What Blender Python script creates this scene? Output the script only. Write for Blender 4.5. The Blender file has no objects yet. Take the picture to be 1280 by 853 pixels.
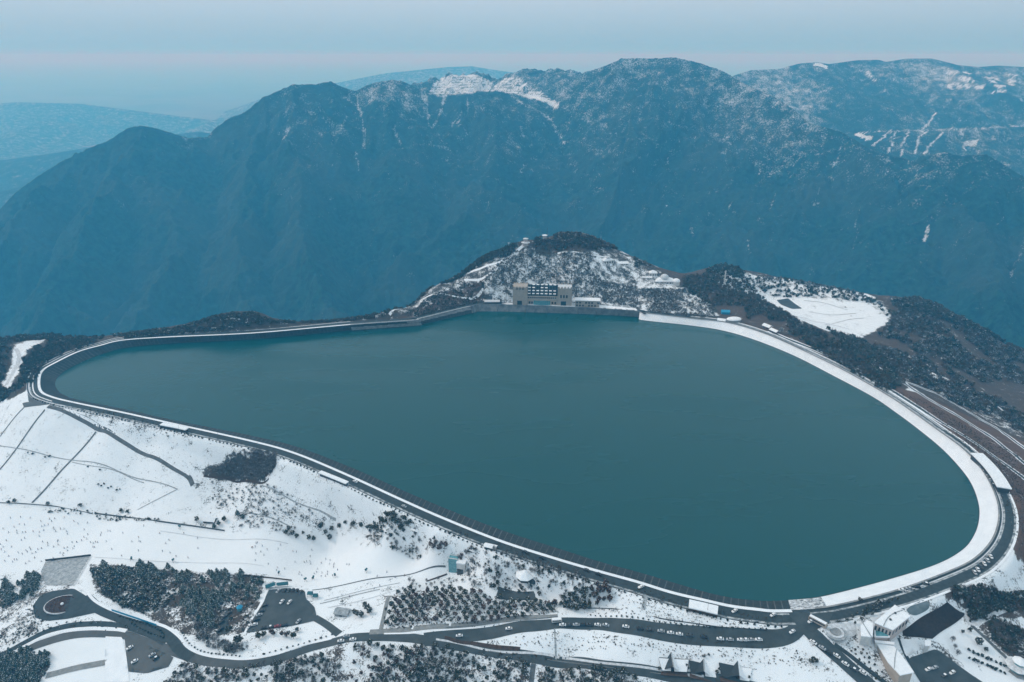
import bpy, math, random
import numpy as np
from mathutils import Vector, Matrix
from mathutils.geometry import delaunay_2d_cdt
import bmesh
random.seed(7)
RNG = np.random.default_rng(11)
scene = bpy.context.scene
COL = scene.collection

# ---------------------------------------------------------------- camera
CAM_H = 320.0
PITCH = math.radians(22.7)
FPX = 853.0
cam_d = bpy.data.cameras.new("camera"); cam = bpy.data.objects.new("camera", cam_d); COL.objects.link(cam)
cam_d.sensor_width = 36.0; cam_d.lens = 36.0*FPX/1280.0
cam_d.clip_start = 1.0; cam_d.clip_end = 400000.0
cam.location = (0, 0, CAM_H); cam.rotation_euler = (math.radians(90)-PITCH, 0, 0)
scene.camera = cam

# ---------------------------------------------------------------- light
SUN_EL, SUN_AZ = math.radians(38), math.radians(-72)      # high soft sun behind cloud, from the left front
world = bpy.data.worlds.new("World"); scene.world = world; world.use_nodes = True
wn = world.node_tree.nodes; wl = world.node_tree.links; wn.clear()
w_out = wn.new("ShaderNodeOutputWorld"); w_bg = wn.new("ShaderNodeBackground")
w_sky = wn.new("ShaderNodeTexSky"); w_sky.sky_type = 'NISHITA'; w_sky.sun_disc = False
w_sky.sun_elevation = SUN_EL; w_sky.sun_rotation = SUN_AZ; w_sky.altitude = 900
w_sky.air_density = 1.0; w_sky.dust_density = 3.0; w_sky.ozone_density = 1.0
# cloud deck: brighter towards the zenith than at the horizon
w_tc = wn.new("ShaderNodeTexCoord"); w_sp = wn.new("ShaderNodeSeparateXYZ"); w_rp = wn.new("ShaderNodeValToRGB")
wl.new(w_tc.outputs["Generated"], w_sp.inputs[0]); wl.new(w_sp.outputs[2], w_rp.inputs[0])
w_rp.color_ramp.elements[0].position = 0.0; w_rp.color_ramp.elements[0].color = (2.1, 4.1, 5.3, 1)
w_rp.color_ramp.elements[1].position = 0.85; w_rp.color_ramp.elements[1].color = (6.6, 8.1, 8.9, 1)
e = w_rp.color_ramp.elements.new(0.075); e.color = (4.25, 5.6, 6.8, 1)
w_mix = wn.new("ShaderNodeMix"); w_mix.data_type = 'RGBA'; w_mix.inputs[0].default_value = 0.96
wl.new(w_sky.outputs[0], w_mix.inputs[6]); wl.new(w_rp.outputs[0], w_mix.inputs[7])
wl.new(w_mix.outputs[2], w_bg.inputs[0]); w_bg.inputs[1].default_value = 0.10
wl.new(w_bg.outputs[0], w_out.inputs[0])
sun_d = bpy.data.lights.new("sun", 'SUN'); sun_d.energy = 1.15; sun_d.angle = math.radians(18)
sun_d.color = (1.0, 0.97, 0.93)
sun = bpy.data.objects.new("sun", sun_d); COL.objects.link(sun)
sd = Vector((math.sin(SUN_AZ)*math.cos(SUN_EL), math.cos(SUN_AZ)*math.cos(SUN_EL), math.sin(SUN_EL)))
sun.rotation_euler = sd.to_track_quat('Z', 'Y').to_euler()
scene.view_settings.view_transform = 'Standard'; scene.view_settings.look = 'None'
scene.view_settings.gamma = 1.0; scene.view_settings.use_curve_mapping = False
scene.view_settings.exposure = 0.25
scene.cycles.use_denoising = True
scene.cycles.max_bounces = 5; scene.cycles.diffuse_bounces = 2; scene.cycles.glossy_bounces = 2
scene.cycles.volume_bounces = 2; scene.cycles.transparent_max_bounces = 6
scene.cycles.use_adaptive_sampling = True; scene.cycles.adaptive_threshold = 0.02

HAZE_DENSITY = 0.00039
HAZE_COLOR = (0.045, 0.272, 0.468)

# ---------------------------------------------------------------- helpers
CP, SP = math.cos(PITCH), math.sin(PITCH)
def ray(px, py):
    dx = (np.asarray(px, float)-640.0)/FPX; dy = (426.5-np.asarray(py, float))/FPX
    return dx, CP+dy*SP, -SP+dy*CP
def at(px, py, z=0.0):
    "pixel of the photograph -> world point on the level z"
    a, b, c = ray(px, py); t = (z-CAM_H)/c
    return np.stack([a*t, b*t, np.zeros_like(a*t)+z], -1)
def at_dist(px, py, Y):
    a, b, c = ray(px, py); t = np.asarray(Y, float)/b
    return np.stack([a*t, b*t, CAM_H+c*t], -1)
def to_px(P):
    P = np.asarray(P, float); x = P[..., 0]; y = P[..., 1]; z = P[..., 2]-CAM_H
    d = y*CP - z*SP; u = y*SP + z*CP
    d = np.where(np.abs(d) < 1e-6, 1e-6, d)
    return 640.0+FPX*x/d, 426.5-FPX*u/d

def hash2(ix, iy, s=0):
    h = (ix.astype(np.int64)*374761393 + iy.astype(np.int64)*668265263 + s*974634777) & 0xffffffff
    h = ((h ^ (h >> 13))*1274126177) & 0xffffffff
    h = (h ^ (h >> 16)) & 0xffff
    return h/65535.0
def vnoise(x, y, s=0):
    x = np.asarray(x, float); y = np.asarray(y, float)
    ix = np.floor(x); iy = np.floor(y); fx = x-ix; fy = y-iy
    fx = fx*fx*fx*(fx*(fx*6-15)+10); fy = fy*fy*fy*(fy*(fy*6-15)+10)
    a = hash2(ix, iy, s); b = hash2(ix+1, iy, s); c = hash2(ix, iy+1, s); d = hash2(ix+1, iy+1, s)
    return (a+(b-a)*fx)*(1-fy)+(c+(d-c)*fx)*fy
def fbm(x, y, s=0, oct=5, gain=0.5):
    t = 0; a = 1.0; n = 0
    for o in range(oct):
        t = t+a*(vnoise(x*2**o, y*2**o, s+o*17)*2-1); n += a; a *= gain
    return t/n
def ridged(x, y, s=0, oct=5, gain=0.5):
    t = 0; a = 1.0; n = 0
    for o in range(oct):
        t = t+a*(1-np.abs(vnoise(x*2**o, y*2**o, s+o*29)*2-1)*1.0); n += a; a *= gain
    return t/n
def inpoly(x, y, poly):
    x = np.asarray(x); y = np.asarray(y); r = np.zeros(x.shape, bool); n = len(poly)
    for i in range(n):
        x0, y0 = poly[i]; x1, y1 = poly[(i+1) % n]
        if y0 == y1: continue
        r ^= ((y0 > y) != (y1 > y)) & (x < (x1-x0)*(y-y0)/(y1-y0)+x0)
    return r
def seg_dist(x, y, pts):
    "distance from points to a polyline (2D), nearest parameter"
    best = np.full(x.shape, 1e18); bt = np.zeros(x.shape)
    for i in range(len(pts)-1):
        ax, ay = pts[i][:2]; bx, by = pts[i+1][:2]; dx, dy = bx-ax, by-ay
        L = dx*dx+dy*dy+1e-9
        t = np.clip(((x-ax)*dx+(y-ay)*dy)/L, 0, 1)
        d = (x-ax-t*dx)**2+(y-ay-t*dy)**2
        m = d < best; best = np.where(m, d, best); bt = np.where(m, i+t, bt)
    return np.sqrt(best), bt
def smooth(a, b, x):
    t = np.clip((x-a)/(b-a), 0, 1); return t*t*(3-2*t)
def catmull(P, n, closed=False):
    "resample a polyline with n points per span (centripetal-ish)"
    P = np.asarray(P, float); N = len(P); out = []
    rng = range(N) if closed else range(N-1)
    for i in rng:
        p1 = P[i]; p2 = P[(i+1) % N]
        p0 = P[(i-1) % N] if (closed or i > 0) else 2*p1-p2
        p3 = P[(i+2) % N] if (closed or i+2 < N) else 2*p2-p1
        for k in range(n):
            t = k/n
            out.append(0.5*((2*p1)+(-p0+p2)*t+(2*p0-5*p1+4*p2-p3)*t*t+(-p0+3*p1-3*p2+p3)*t**3))
    if not closed: out.append(P[-1])
    return np.array(out)
def resample(P, step, closed=False):
    P = np.asarray(P, float)
    if closed: P = np.vstack([P, P[:1]])
    d = np.r_[0, np.cumsum(np.linalg.norm(np.diff(P[:, :2], axis=0), axis=1))]
    n = max(2, int(round(d[-1]/step))+1)
    s = np.linspace(0, d[-1], n)
    R = np.stack([np.interp(s, d, P[:, k]) for k in range(P.shape[1])], 1)
    return R[:-1] if closed else R
def normals2(P, closed=False):
    T = np.roll(P, -1, 0)-np.roll(P, 1, 0)
    if not closed: T[0] = P[1]-P[0]; T[-1] = P[-1]-P[-2]
    T = T[:, :2]; T = T/(np.linalg.norm(T, axis=1, keepdims=True)+1e-9)
    return np.stack([-T[:, 1], T[:, 0]], 1)

# ---- objects
def tag(o, label=None, cat=None, group=None, kind=None):
    if label: o['label'] = label
    if cat: o['category'] = cat
    if group: o['group'] = group
    if kind: o['kind'] = kind
    return o
def link_mesh(name, me, mats, parent=None, smooth_shade=False):
    if not isinstance(mats, (list, tuple)): mats = [mats]
    for m in mats: me.materials.append(m)
    if smooth_shade: me.polygons.foreach_set("use_smooth", np.ones(len(me.polygons), bool))
    o = bpy.data.objects.new(name, me); COL.objects.link(o)
    if parent is not None: o.parent = parent
    return o
def np_mesh(name, V, F, smooth_shade=False, mat_idx=None):
    "V (n,3), F (m,k) with constant k"
    V = np.asarray(V, np.float32); F = np.asarray(F, np.int32)
    me = bpy.data.meshes.new(name); k = F.shape[1]
    me.vertices.add(len(V)); me.vertices.foreach_set("co", V.ravel())
    me.loops.add(F.size); me.loops.foreach_set("vertex_index", F.ravel())
    me.polygons.add(len(F)); me.polygons.foreach_set("loop_start", np.arange(0, F.size, k, dtype=np.int32))
    me.polygons.foreach_set("loop_total", np.full(len(F), k, np.int32))
    if mat_idx is not None: me.polygons.foreach_set("material_index", np.asarray(mat_idx, np.int32))
    if smooth_shade: me.polygons.foreach_set("use_smooth", np.ones(len(F), bool))
    me.update(calc_edges=True); me.validate()
    return me
def empty(name, loc, rz=0, label=None, cat=None, group=None):
    o = bpy.data.objects.new(name, None); COL.objects.link(o); o.empty_display_size = 1
    o.location = loc; o.rotation_euler = (0, 0, rz)
    return tag(o, label, cat, group)
def copy_tree(o, parent=None):
    c = o.copy(); COL.objects.link(c)
    if parent is not None: c.parent = parent
    for ch in list(o.children): copy_tree(ch, c)
    return c

# ---- materials
def mat(name, color, rough=0.9, spec=0.3, noise=0.0, scale=1.0, color2=None, bump=0.0, metal=0.0, emit=None):
    m = bpy.data.materials.new(name); m.use_nodes = True
    nt = m.node_tree; b = nt.nodes["Principled BSDF"]
    b.inputs["Roughness"].default_value = rough; b.inputs["Specular IOR Level"].default_value = spec
    b.inputs["Metallic"].default_value = metal
    c1 = tuple(color)+(1,)
    if color2 is None and noise <= 0:
        b.inputs["Base Color"].default_value = c1
    else:
        c2 = tuple(color2)+(1,) if color2 is not None else tuple(c*(1-noise) for c in color)+(1,)
        tc = nt.nodes.new("ShaderNodeNewGeometry")
        nz = nt.nodes.new("ShaderNodeTexNoise"); nz.inputs["Scale"].default_value = scale; nz.inputs["Detail"].default_value = 5
        nz.inputs["Roughness"].default_value = 0.65
        rp = nt.nodes.new("ShaderNodeMapRange"); rp.inputs[1].default_value = 0.36; rp.inputs[2].default_value = 0.64
        mx = nt.nodes.new("ShaderNodeMix"); mx.data_type = 'RGBA'; mx.inputs[6].default_value = c1; mx.inputs[7].default_value = c2
        nt.links.new(tc.outputs["Position"], nz.inputs["Vector"]); nt.links.new(nz.outputs[0], rp.inputs[0])
        nt.links.new(rp.outputs[0], mx.inputs[0]); nt.links.new(mx.outputs[2], b.inputs["Base Color"])
        if bump > 0:
            bp = nt.nodes.new("ShaderNodeBump"); bp.inputs["Strength"].default_value = 0.6; bp.inputs["Distance"].default_value = bump
            nt.links.new(nz.outputs[0], bp.inputs["Height"]); nt.links.new(bp.outputs[0], b.inputs["Normal"])
    return m
def snow_top_mat(name, color, color2, amount=0.35, scale=0.8, snow=(0.80, 0.83, 0.86), nscale=2.0):
    "matter with snow lying where it faces the sky"
    m = bpy.data.materials.new(name); m.use_nodes = True; nt = m.node_tree; N = nt.nodes; L = nt.links
    b = N["Principled BSDF"]; b.inputs["Roughness"].default_value = 0.9; b.inputs["Specular IOR Level"].default_value = 0.15
    g = N.new("ShaderNodeNewGeometry"); nz = N.new("ShaderNodeTexNoise"); nz.inputs["Scale"].default_value = scale; nz.inputs["Detail"].default_value = 3
    L.new(g.outputs["Position"], nz.inputs["Vector"])
    mx = N.new("ShaderNodeMix"); mx.data_type = 'RGBA'; mx.inputs[6].default_value = color+(1,); mx.inputs[7].default_value = color2+(1,)
    L.new(nz.outputs[0], mx.inputs[0])
    sx = N.new("ShaderNodeSeparateXYZ"); L.new(g.outputs["Normal"], sx.inputs[0])
    ab = N.new("ShaderNodeMath"); ab.operation = 'ABSOLUTE'; L.new(sx.outputs[2], ab.inputs[0])
    n2 = N.new("ShaderNodeTexNoise"); n2.inputs["Scale"].default_value = nscale; n2.inputs["Detail"].default_value = 2
    L.new(g.outputs["Position"], n2.inputs["Vector"])
    ad = N.new("ShaderNodeMath"); ad.operation = 'MULTIPLY'; L.new(ab.outputs[0], ad.inputs[0]); L.new(n2.outputs[0], ad.inputs[1])
    mr = N.new("ShaderNodeMapRange"); t = 0.62-amount*0.55
    mr.inputs[1].default_value = t-0.04; mr.inputs[2].default_value = t+0.04; L.new(ad.outputs[0], mr.inputs[0])
    m2 = N.new("ShaderNodeMix"); m2.data_type = 'RGBA'; L.new(mr.outputs[0], m2.inputs[0]); L.new(mx.outputs[2], m2.inputs[6])
    m2.inputs[7].default_value = snow+(1,); L.new(m2.outputs[2], b.inputs["Base Color"])
    return m
SNOW = (0.80, 0.83, 0.86)
M = {}
M['asphalt'] = mat('asphalt', (0.044, 0.058, 0.062), 0.85, 0.3, scale=0.35, color2=(0.026, 0.037, 0.040))
M['wet_asphalt'] = mat('wet_asphalt', (0.024, 0.036, 0.039), 0.6, 0.4, scale=0.14, color2=(0.046, 0.060, 0.064))
M['paving'] = mat('paving', (0.27, 0.28, 0.28), 0.9, 0.2, scale=0.5, color2=(0.18, 0.19, 0.19))
M['concrete'] = mat('concrete', (0.30, 0.31, 0.31), 0.9, 0.2, scale=0.25, color2=(0.17, 0.18, 0.185))
M['dark_concrete'] = mat('dark_concrete', (0.13, 0.14, 0.145), 0.9, 0.2, scale=0.3, color2=(0.075, 0.085, 0.09))
M['snow'] = mat('snow', SNOW, 0.8, 0.2, scale=0.15, color2=(0.72, 0.755, 0.79))
M['thin_snow'] = mat('thin_snow', (0.66, 0.69, 0.72), 0.85, 0.2, scale=0.6, color2=(0.42, 0.44, 0.46))
M['slush'] = mat('slush', (0.42, 0.45, 0.47), 0.85, 0.2, scale=0.5, color2=(0.20, 0.22, 0.23))
M['brown_soil'] = mat('brown_soil', (0.085, 0.058, 0.045), 0.95, 0.1, scale=0.5, color2=(0.04, 0.03, 0.026))
# ---------------------------------------------------------------- outline of the lake (traced: water's edge, then parapet)
BANK = [((69,479),(50,474)),((72,488),(52,489)),((84,496),(66,496.5)),((105,501.5),(92,503)),((160,512.5),(155,516)),
 ((215,525),(211,528.5)),((320,546),(315,551.5)),((375,560),(370,567)),((440,585),(434,593.5)),((510,616),(504,625.5)),((560,637),(554,647.5)),
 ((630,664),(624,675.5)),((700,686.5),(694,698)),((750,702.5),(745,713)),((800,716),(796,727)),((842,728.5),(838,740)),((883,740.5),(880,750)),
 ((915,747.5),(914,757.5)),((945,750.8),(946,761.5)),((965,751.5),(968,763.5)),((1007,748.5),(1012,762)),((1039,743),(1050,757)),((1108,725),(1125,738)),
 ((1170,705.5),(1190,714)),((1203,687),(1219,699)),((1217,669),(1239,678)),((1223,650),(1248,655)),((1222.5,630),(1248,632)),((1214,606),(1239,607)),
 ((1200,586),(1224,583)),((1177.5,562),(1202,560)),((1150,539),(1172,538)),((1120,516.5),(1138,513.5)),((1089.7,496),(1107,493)),((1040,469.5),(1056,464)),
 ((991,444.5),(1004,438.5)),((942,425),(955,417)),((902,413.5),(909,403.5)),((860,407),(862,398)),((801.5,400.5),(803,391)),((798,396.5),(798.5,390)),
 ((740,393.2),(740,386)),((700,391.8),(700,384)),((607,389.7),(607,381)),((590,391.7),(588,383.5)),((533,404.5),(528,398)),((521,407),(516,401)),
 ((440,413),(438,406.5)),((320,424),(318,417)),((215,429.5),(212,422)),((160,434.5),(154,426)),((135,440.5),(126,432.5)),((110,449.5),(98,440.5)),
 ((85,461.5),(70,454)),((73,471),(55,463))]
ZC = 8.0
Wp = at([b[0][0] for b in BANK], [b[0][1] for b in BANK], 0.0)
Pp = at([b[1][0] for b in BANK], [b[1][1] for b in BANK], ZC)
SUB = 6
Wc = catmull(Wp, SUB, True); Pc = catmull(Pp, SUB, True)
NB = len(BANK)*SUB
def span(i): return i*SUB
# outward normal of the parapet line
_n = normals2(Pc, True)
if np.sum(_n*(Pc[:, :2]-Pc[:, :2].mean(0))) < 0: _n = -_n
for _ in range(3): _n = (np.roll(_n, 1, 0)+2*_n+np.roll(_n, -1, 0))/4
POUT = _n/np.linalg.norm(_n, axis=1, keepdims=True)
# road width outside the parapet, by traced station
rw_key = {0: 10, 5: 10, 12: 11, 19: 12, 22: 12, 24: 12, 27: 11, 30: 9, 33: 8, 36: 8, 39: 8, 41: 9, 44: 9, 47: 11, 50: 11, 53: 11, 55: 10}
_ks = sorted(rw_key); RW = np.interp(np.arange(NB)/SUB, _ks, [rw_key[k] for k in _ks])
Rc = Pc.copy(); Rc[:, :2] += POUT*RW[:, None]

# ---------------------------------------------------------------- height of the land: a thin plate through surveyed points
CTRL = [  # (px, py, z) seen points
 (0,424,-2),(60,420,0),(130,423,5),(30,455,0),(15,485,-4),(0,500,-10),(200,412,8),(250,402,16),(290,391,24),(320,393,23),(345,402,14),
 (400,404,8),
 (500,388,16),(540,361,27),(600,326,52),(655,303,75),(700,294,76),(735,297,70),(760,307,58),(800,326,41),(830,341,28),(862,350,17),
 (560,385,11),(610,360,28),(680,355,24),(650,335,44),(720,335,46),(690,315,62),(780,350,26),(780,375,12),(830,375,13),(870,372,11),(720,372,13),(640,375,12),
 (900,332,12),(930,343,6),(880,355,12),(885,385,7),(920,395,6),(925,372,9),(960,392,8),(1000,416,8),(1050,443,4),(1090,470,3),
 (960,350,-2),(1000,354,-5),(1040,360,-10),(1085,372,-14),(1105,392,-20),(960,375,-20),(1000,385,-22),(1050,395,-22),(1090,405,-23),(1020,402,-22),(1075,421,-22),
 (1140,376,-32),(1180,392,-48),(1220,410,-64),(1250,440,-72),(1130,420,-26),(1180,450,-40),(1230,490,-48),(1280,480,-75),(1120,462,-12),(1150,480,-17),(1200,510,-22),
 (1250,535,-28),(1280,545,-34),(1275,525,-46),
 (1150,495,0),(1200,530,-4),(1280,590,-14),(1280,620,-12),(1240,570,-3),(1280,680,-8),(1262,650,3),(1280,720,-10),(1245,735,0),
 (1200,740,1),(1160,758,1),(1115,775,2),(1180,780,-2),(1280,770,-10),(1280,810,-13),(1200,810,-8),(1150,835,-6),(1100,800,2),(1120,840,-4),(1220,853,-12),(1060,800,3),
 (1045,785,6),(1000,778,8),(1060,840,0),(1090,853,-3),(950,798,4),(800,792,-1),(650,780,-8),(540,797,-13),(440,797,-17),(330,822,-24),(280,829,-27),(220,805,-30),(130,770,-34),
 (80,762,-36),(0,815,-46),(70,791,-40),(130,788,-36),(50,853,-48),(150,853,-40),(250,853,-33),(440,853,-28),(600,853,-24),(700,853,-20),(620,815,-17),(700,822,-16),(850,845,-13),(950,853,-8),
 (760,812,-7),(900,820,-3),(990,815,3),(700,795,-7),
 (0,650,-44),(0,700,-46),(90,700,-44),(150,640,-43),(150,690,-42),(300,668,-37),(300,715,-36),(420,662,-30),(420,725,-29),(540,690,-17),(560,712,-15),(500,725,-20),
 (0,632,-42),(60,634,-42),(160,647,-41),(240,655,-38),(370,665,-32),(0,560,-24),(0,530,-16),(0,505,-9),(60,575,-24),(120,600,-28),(60,515,4),(25,510,2),(120,545,-7),(180,575,-15),(240,603,-21),(30,600,-33),
 (300,590,-13),(300,625,-24),(400,640,-18),(480,655,-14),(380,600,-2),(250,570,-6),(200,545,0),(440,622,-2),(520,662,-6),
 (600,700,-8),(655,715,-5),(630,742,-9),(570,735,-12),(690,745,-6),(740,745,-2),(480,775,-15),(500,740,-16),(690,775,-6),(820,765,5),(900,772,7),
 (350,745,-26),(390,775,-24),(310,780,-27),(330,800,-25),(200,720,-38),(200,760,-33),(260,740,-33),(260,780,-29),(40,730,-44),(10,760,-46),(430,760,-22),(440,775,-20)]
FAR = [ # (X, Y, z) hidden ground behind the crests, falling to the valley
 (-1500,700,-160),(-1000,760,-90),(-820,860,-150),(-600,900,-120),(-430,960,-110),(-330,1060,-150),(-150,1120,-150),(0,1180,-110),(150,1160,-70),(250,1150,-70),(330,1180,-100),
 (450,1180,-120),(560,1130,-140),(700,1100,-170),(-900,1100,-330),(-450,1200,-330),(0,1300,-250),(400,1350,-300),(900,1300,-330),
 (-1500,1350,-480),(-600,1450,-500),(0,1500,-470),(600,1500,-490),(1400,1400,-500),(1000,950,-170),(1300,800,-180),(1400,1000,-300),(1000,700,-90),(1500,600,-140),
 (760,600,-40),(800,480,-40),(700,400,-25),(560,300,-20),(620,220,-30),(300,200,-12),(0,200,-35),(-300,200,-55),(-600,300,-60),(-700,420,-50),(-800,560,-40),(-1100,500,-90),(0,120,-45),(500,120,-40),(-500,120,-75),(900,250,-60),(-900,250,-90),(300,60,-30),(-300,60,-80)]
cp = []
for px, py, z in CTRL:
    p = at(px, py, z); cp.append((p[0], p[1], z))
for k in range(0, NB, SUB):
    cp.append((Rc[k, 0], Rc[k, 1], ZC)); cp.append((Pc[k, 0], Pc[k, 1], ZC))
for px, py, z in [(345,402,14),(400,404,8),(440,400,9),(470,396,10),(500,388,16),(540,361,27),(570,343,40),(600,326,52),(655,303,75),(700,294,76),(735,297,70),(760,307,58),(800,326,41)]:
    p = at(px, py, z)
    for dy, dz in ((34, -13), (75, -48), (140, -95)): cp.append((p[0]*(1+dy/p[1]), p[1]+dy, z+dz))     # the back slope starts right behind the crest line
cp += FAR
cp = np.array(cp)
def tps_solve(P, S=300.0, lam=0.02):
    X = P[:, :2]/S; n = len(X)
    d2 = ((X[:, None]-X[None])**2).sum(-1); K = 0.5*d2*np.log(d2+1e-12)
    A = np.zeros((n+3, n+3)); A[:n, :n] = K+lam*0.01*np.eye(n); A[:n, n] = 1; A[:n, n+1:] = X; A[n, :n] = 1; A[n+1:, :n] = X.T
    b = np.r_[P[:, 2], 0, 0, 0]
    return np.linalg.solve(A, b), X, S
_w, _X, _S = tps_solve(cp)
def tps(x, y):
    sh = x.shape; q = np.stack([x.ravel(), y.ravel()], 1)/_S; out = np.empty(len(q)); n = len(_X)
    for i in range(0, len(q), 20000):
        c = q[i:i+20000]
        d2 = (c**2).sum(1)[:, None]-2*c@_X.T+(_X**2).sum(1)[None]; d2 = np.maximum(d2, 0)
        out[i:i+20000] = (0.5*d2*np.log(d2+1e-12))@_w[:n]+_w[n]+c@_w[n+1:]
    return out.reshape(sh)

NU, NV = 960, 640
UU = np.linspace(-1.5, 1.5, NU)                 # direction X / Y
VV = np.linspace(math.log(140), math.log(1640), NV)
gu, gv = np.meshgrid(UU, VV); GY = np.exp(gv); GX = gu*GY
GZ = tps(GX, GY)
d_par, t_par = seg_dist(GX, GY, np.vstack([Pc, Pc[:1]]))
in_par = inpoly(GX, GY, Pc[:, :2]); in_wat = inpoly(GX, GY, Wc[:, :2])
rw_here = np.interp(t_par, np.arange(NB+1), np.r_[RW, RW[0]])
# natural unevenness away from built ground
rough = fbm(GX/9.0, GY/9.0, 3, 5)*0.9+fbm(GX/60.0, GY/60.0, 9, 3)*2.0
HILL_PX = [(480,395),(540,357),(600,318),(650,290),(700,284),(760,296),(830,330),(900,322),(1100,360),(1290,380),(1290,585),(1130,490),(900,395),(790,380),(560,382)]
gpx, gpy = to_px(np.stack([GX, GY, GZ], -1))
wild = (inpoly(gpx, gpy, HILL_PX) | (GY > 980) | inpoly(gpx, gpy, [(-400,380),(420,380),(420,400),(150,420),(40,470),(-20,520),(-400,560)])).astype(float)
outside = np.where(in_par, 0, np.clip((d_par-rw_here-3)/22, 0, 1))
PLATEAU_PX = [(940,372),(985,371),(1085,381),(1113,403),(1075,423),(1010,408)]
flatp = inpoly(gpx, gpy, PLATEAU_PX)
GZ = GZ + rough*outside*(0.12+wild*0.9)*np.where(flatp, 0.12, 1)
# crest platform and basin
k = 1-smooth(0, 10, d_par-rw_here); k = np.where(in_par, 1, k)
GZ = GZ*(1-k)+(ZC-0.05)*k
GZ = np.where(in_par, np.minimum(GZ, ZC-1.5-d_par*2.2), GZ); GZ = np.where(in_par, np.maximum(GZ, -14), GZ); GZ = np.where(in_wat, -14.0, GZ)
def ground(x, y):
    x = np.asarray(x, float); y = np.maximum(np.asarray(y, float), 141)
    a = (x/y-UU[0])/(UU[1]-UU[0]); b = (np.log(y)-VV[0])/(VV[1]-VV[0])
    a = np.clip(a, 0, NU-1.001); b = np.clip(b, 0, NV-1.001)
    i = a.astype(int); j = b.astype(int); fa = a-i; fb = b-j
    return (GZ[j, i]*(1-fa)+GZ[j, i+1]*fa)*(1-fb)+(GZ[j+1, i]*(1-fa)+GZ[j+1, i+1]*fa)*fb
def on_ground(px, py):
    "first meeting of the line of sight with the land"
    px = np.atleast_1d(np.asarray(px, float)); py = np.atleast_1d(np.asarray(py, float))
    a, b, c = ray(px, py); ys = np.exp(np.linspace(math.log(215), math.log(1600), 900))
    hit = np.full(px.shape, np.nan); prev = None; best = np.full(px.shape, 1e9); by = np.full(px.shape, 1000.0)
    for i in range(len(ys)):
        t = ys[i]/b; dz = CAM_H+c*t-ground(a*t, np.full_like(t, ys[i]))
        if prev is not None:
            m = np.isnan(hit) & (dz <= 0) & (prev > 0)
            hit = np.where(m, ys[i-1]+(ys[i]-ys[i-1])*prev/(prev-dz+1e-9), hit)
        prev = dz
        if ys[i] < 1150: m = dz/ys[i] < best; best = np.where(m, dz/ys[i], best); by = np.where(m, ys[i], by)
    hit = np.where(np.isnan(hit), by, hit)   # a line that just clears a crest: its closest point
    t = hit/b
    return np.stack([a*t, hit, ground(a*t, hit)], -1)
def og(px, py):
    p = on_ground([px], [py])[0]; return Vector(p)

# ---- what covers the land (painted per vertex: snow share, colour of what shows through, size of the patches)
gpx, gpy = to_px(np.stack([GX, GY, GZ], -1))
snow_c = np.full(GX.shape, 0.70); tone = np.zeros(GX.shape); fine = np.full(GX.shape, 0.5)
near_only = GY < 1120
def cover(poly, s, t=None, soft=None, lim=True):
    m = inpoly(gpx, gpy, poly) & near_only
    snow_c[m] = s
    if t is not None: tone[m] = t
cover([(-900,300),(1900,300),(1900,423),(-900,423)], 0.30, 0.25)                       # back country
cover([(-300,380),(350,380),(420,402),(160,420),(90,440),(45,470),(30,490),(0,505),(-300,620)], 0.22, 0.30)
cover([(18,432),(34,426),(60,424),(40,434),(32,440),(24,465),(12,485),(2,482),(12,462)], 0.72, 0.3)
cover([(470,395),(560,340),(640,285),(720,270),(800,305),(890,335),(900,380),(560,386)], 0.40, 0.2)   # hill behind the hotel
cover([(600,385),(605,345),(640,318),(700,318),(760,320),(800,335),(830,352),(850,380),(700,392)], 0.50, 0.15)
cover([(640,300),(672,280),(720,276),(790,300),(830,330),(760,308),(740,312),(700,316),(672,312)], 0.22, 0.35)
cover([(495,398),(560,365),(603,350),(605,384),(540,396)], 0.32, 0.75)
cover([(820,335),(905,325),(960,385),(1060,440),(1100,468),(1120,500),(1030,452),(900,395),(860,365)], 0.20, 0.45)
cover([(790,350),(840,352),(880,372),(900,395),(800,388)], 0.55, 0.3)
cover([(905,338),(955,346),(1000,350),(1060,358),(1095,372),(1116,395),(1075,424),(1000,405),(930,370),(880,352)], 0.62, 0.2)
cover(PLATEAU_PX, 0.745, 0.2)
cover([(1095,368),(1150,372),(1300,400),(1300,580),(1130,478),(1080,425),(1116,398)], 0.24, 0.40)
cover([(1000,400),(1060,425),(1120,420),(1140,480),(1120,498),(1070,462)], 0.22, 0.45)
cover([(1130,475),(1150,480),(1240,528),(1300,560),(1300,545),(1180,470)], 0.40, 0.3)
cover([(1095,478),(1150,492),(1300,562),(1400,640),(1400,720),(1270,700),(1258,650),(1235,590),(1160,520)], 0.20, 0.95)   # brown tea terraces
cover([(1238,735),(1262,704),(1300,720),(1300,745),(1270,742)], 0.66, 0.3)
cover([(1290,380),(2600,380),(2600,760),(1400,760),(1310,700),(1290,560)], 0.22, 0.5)
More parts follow.
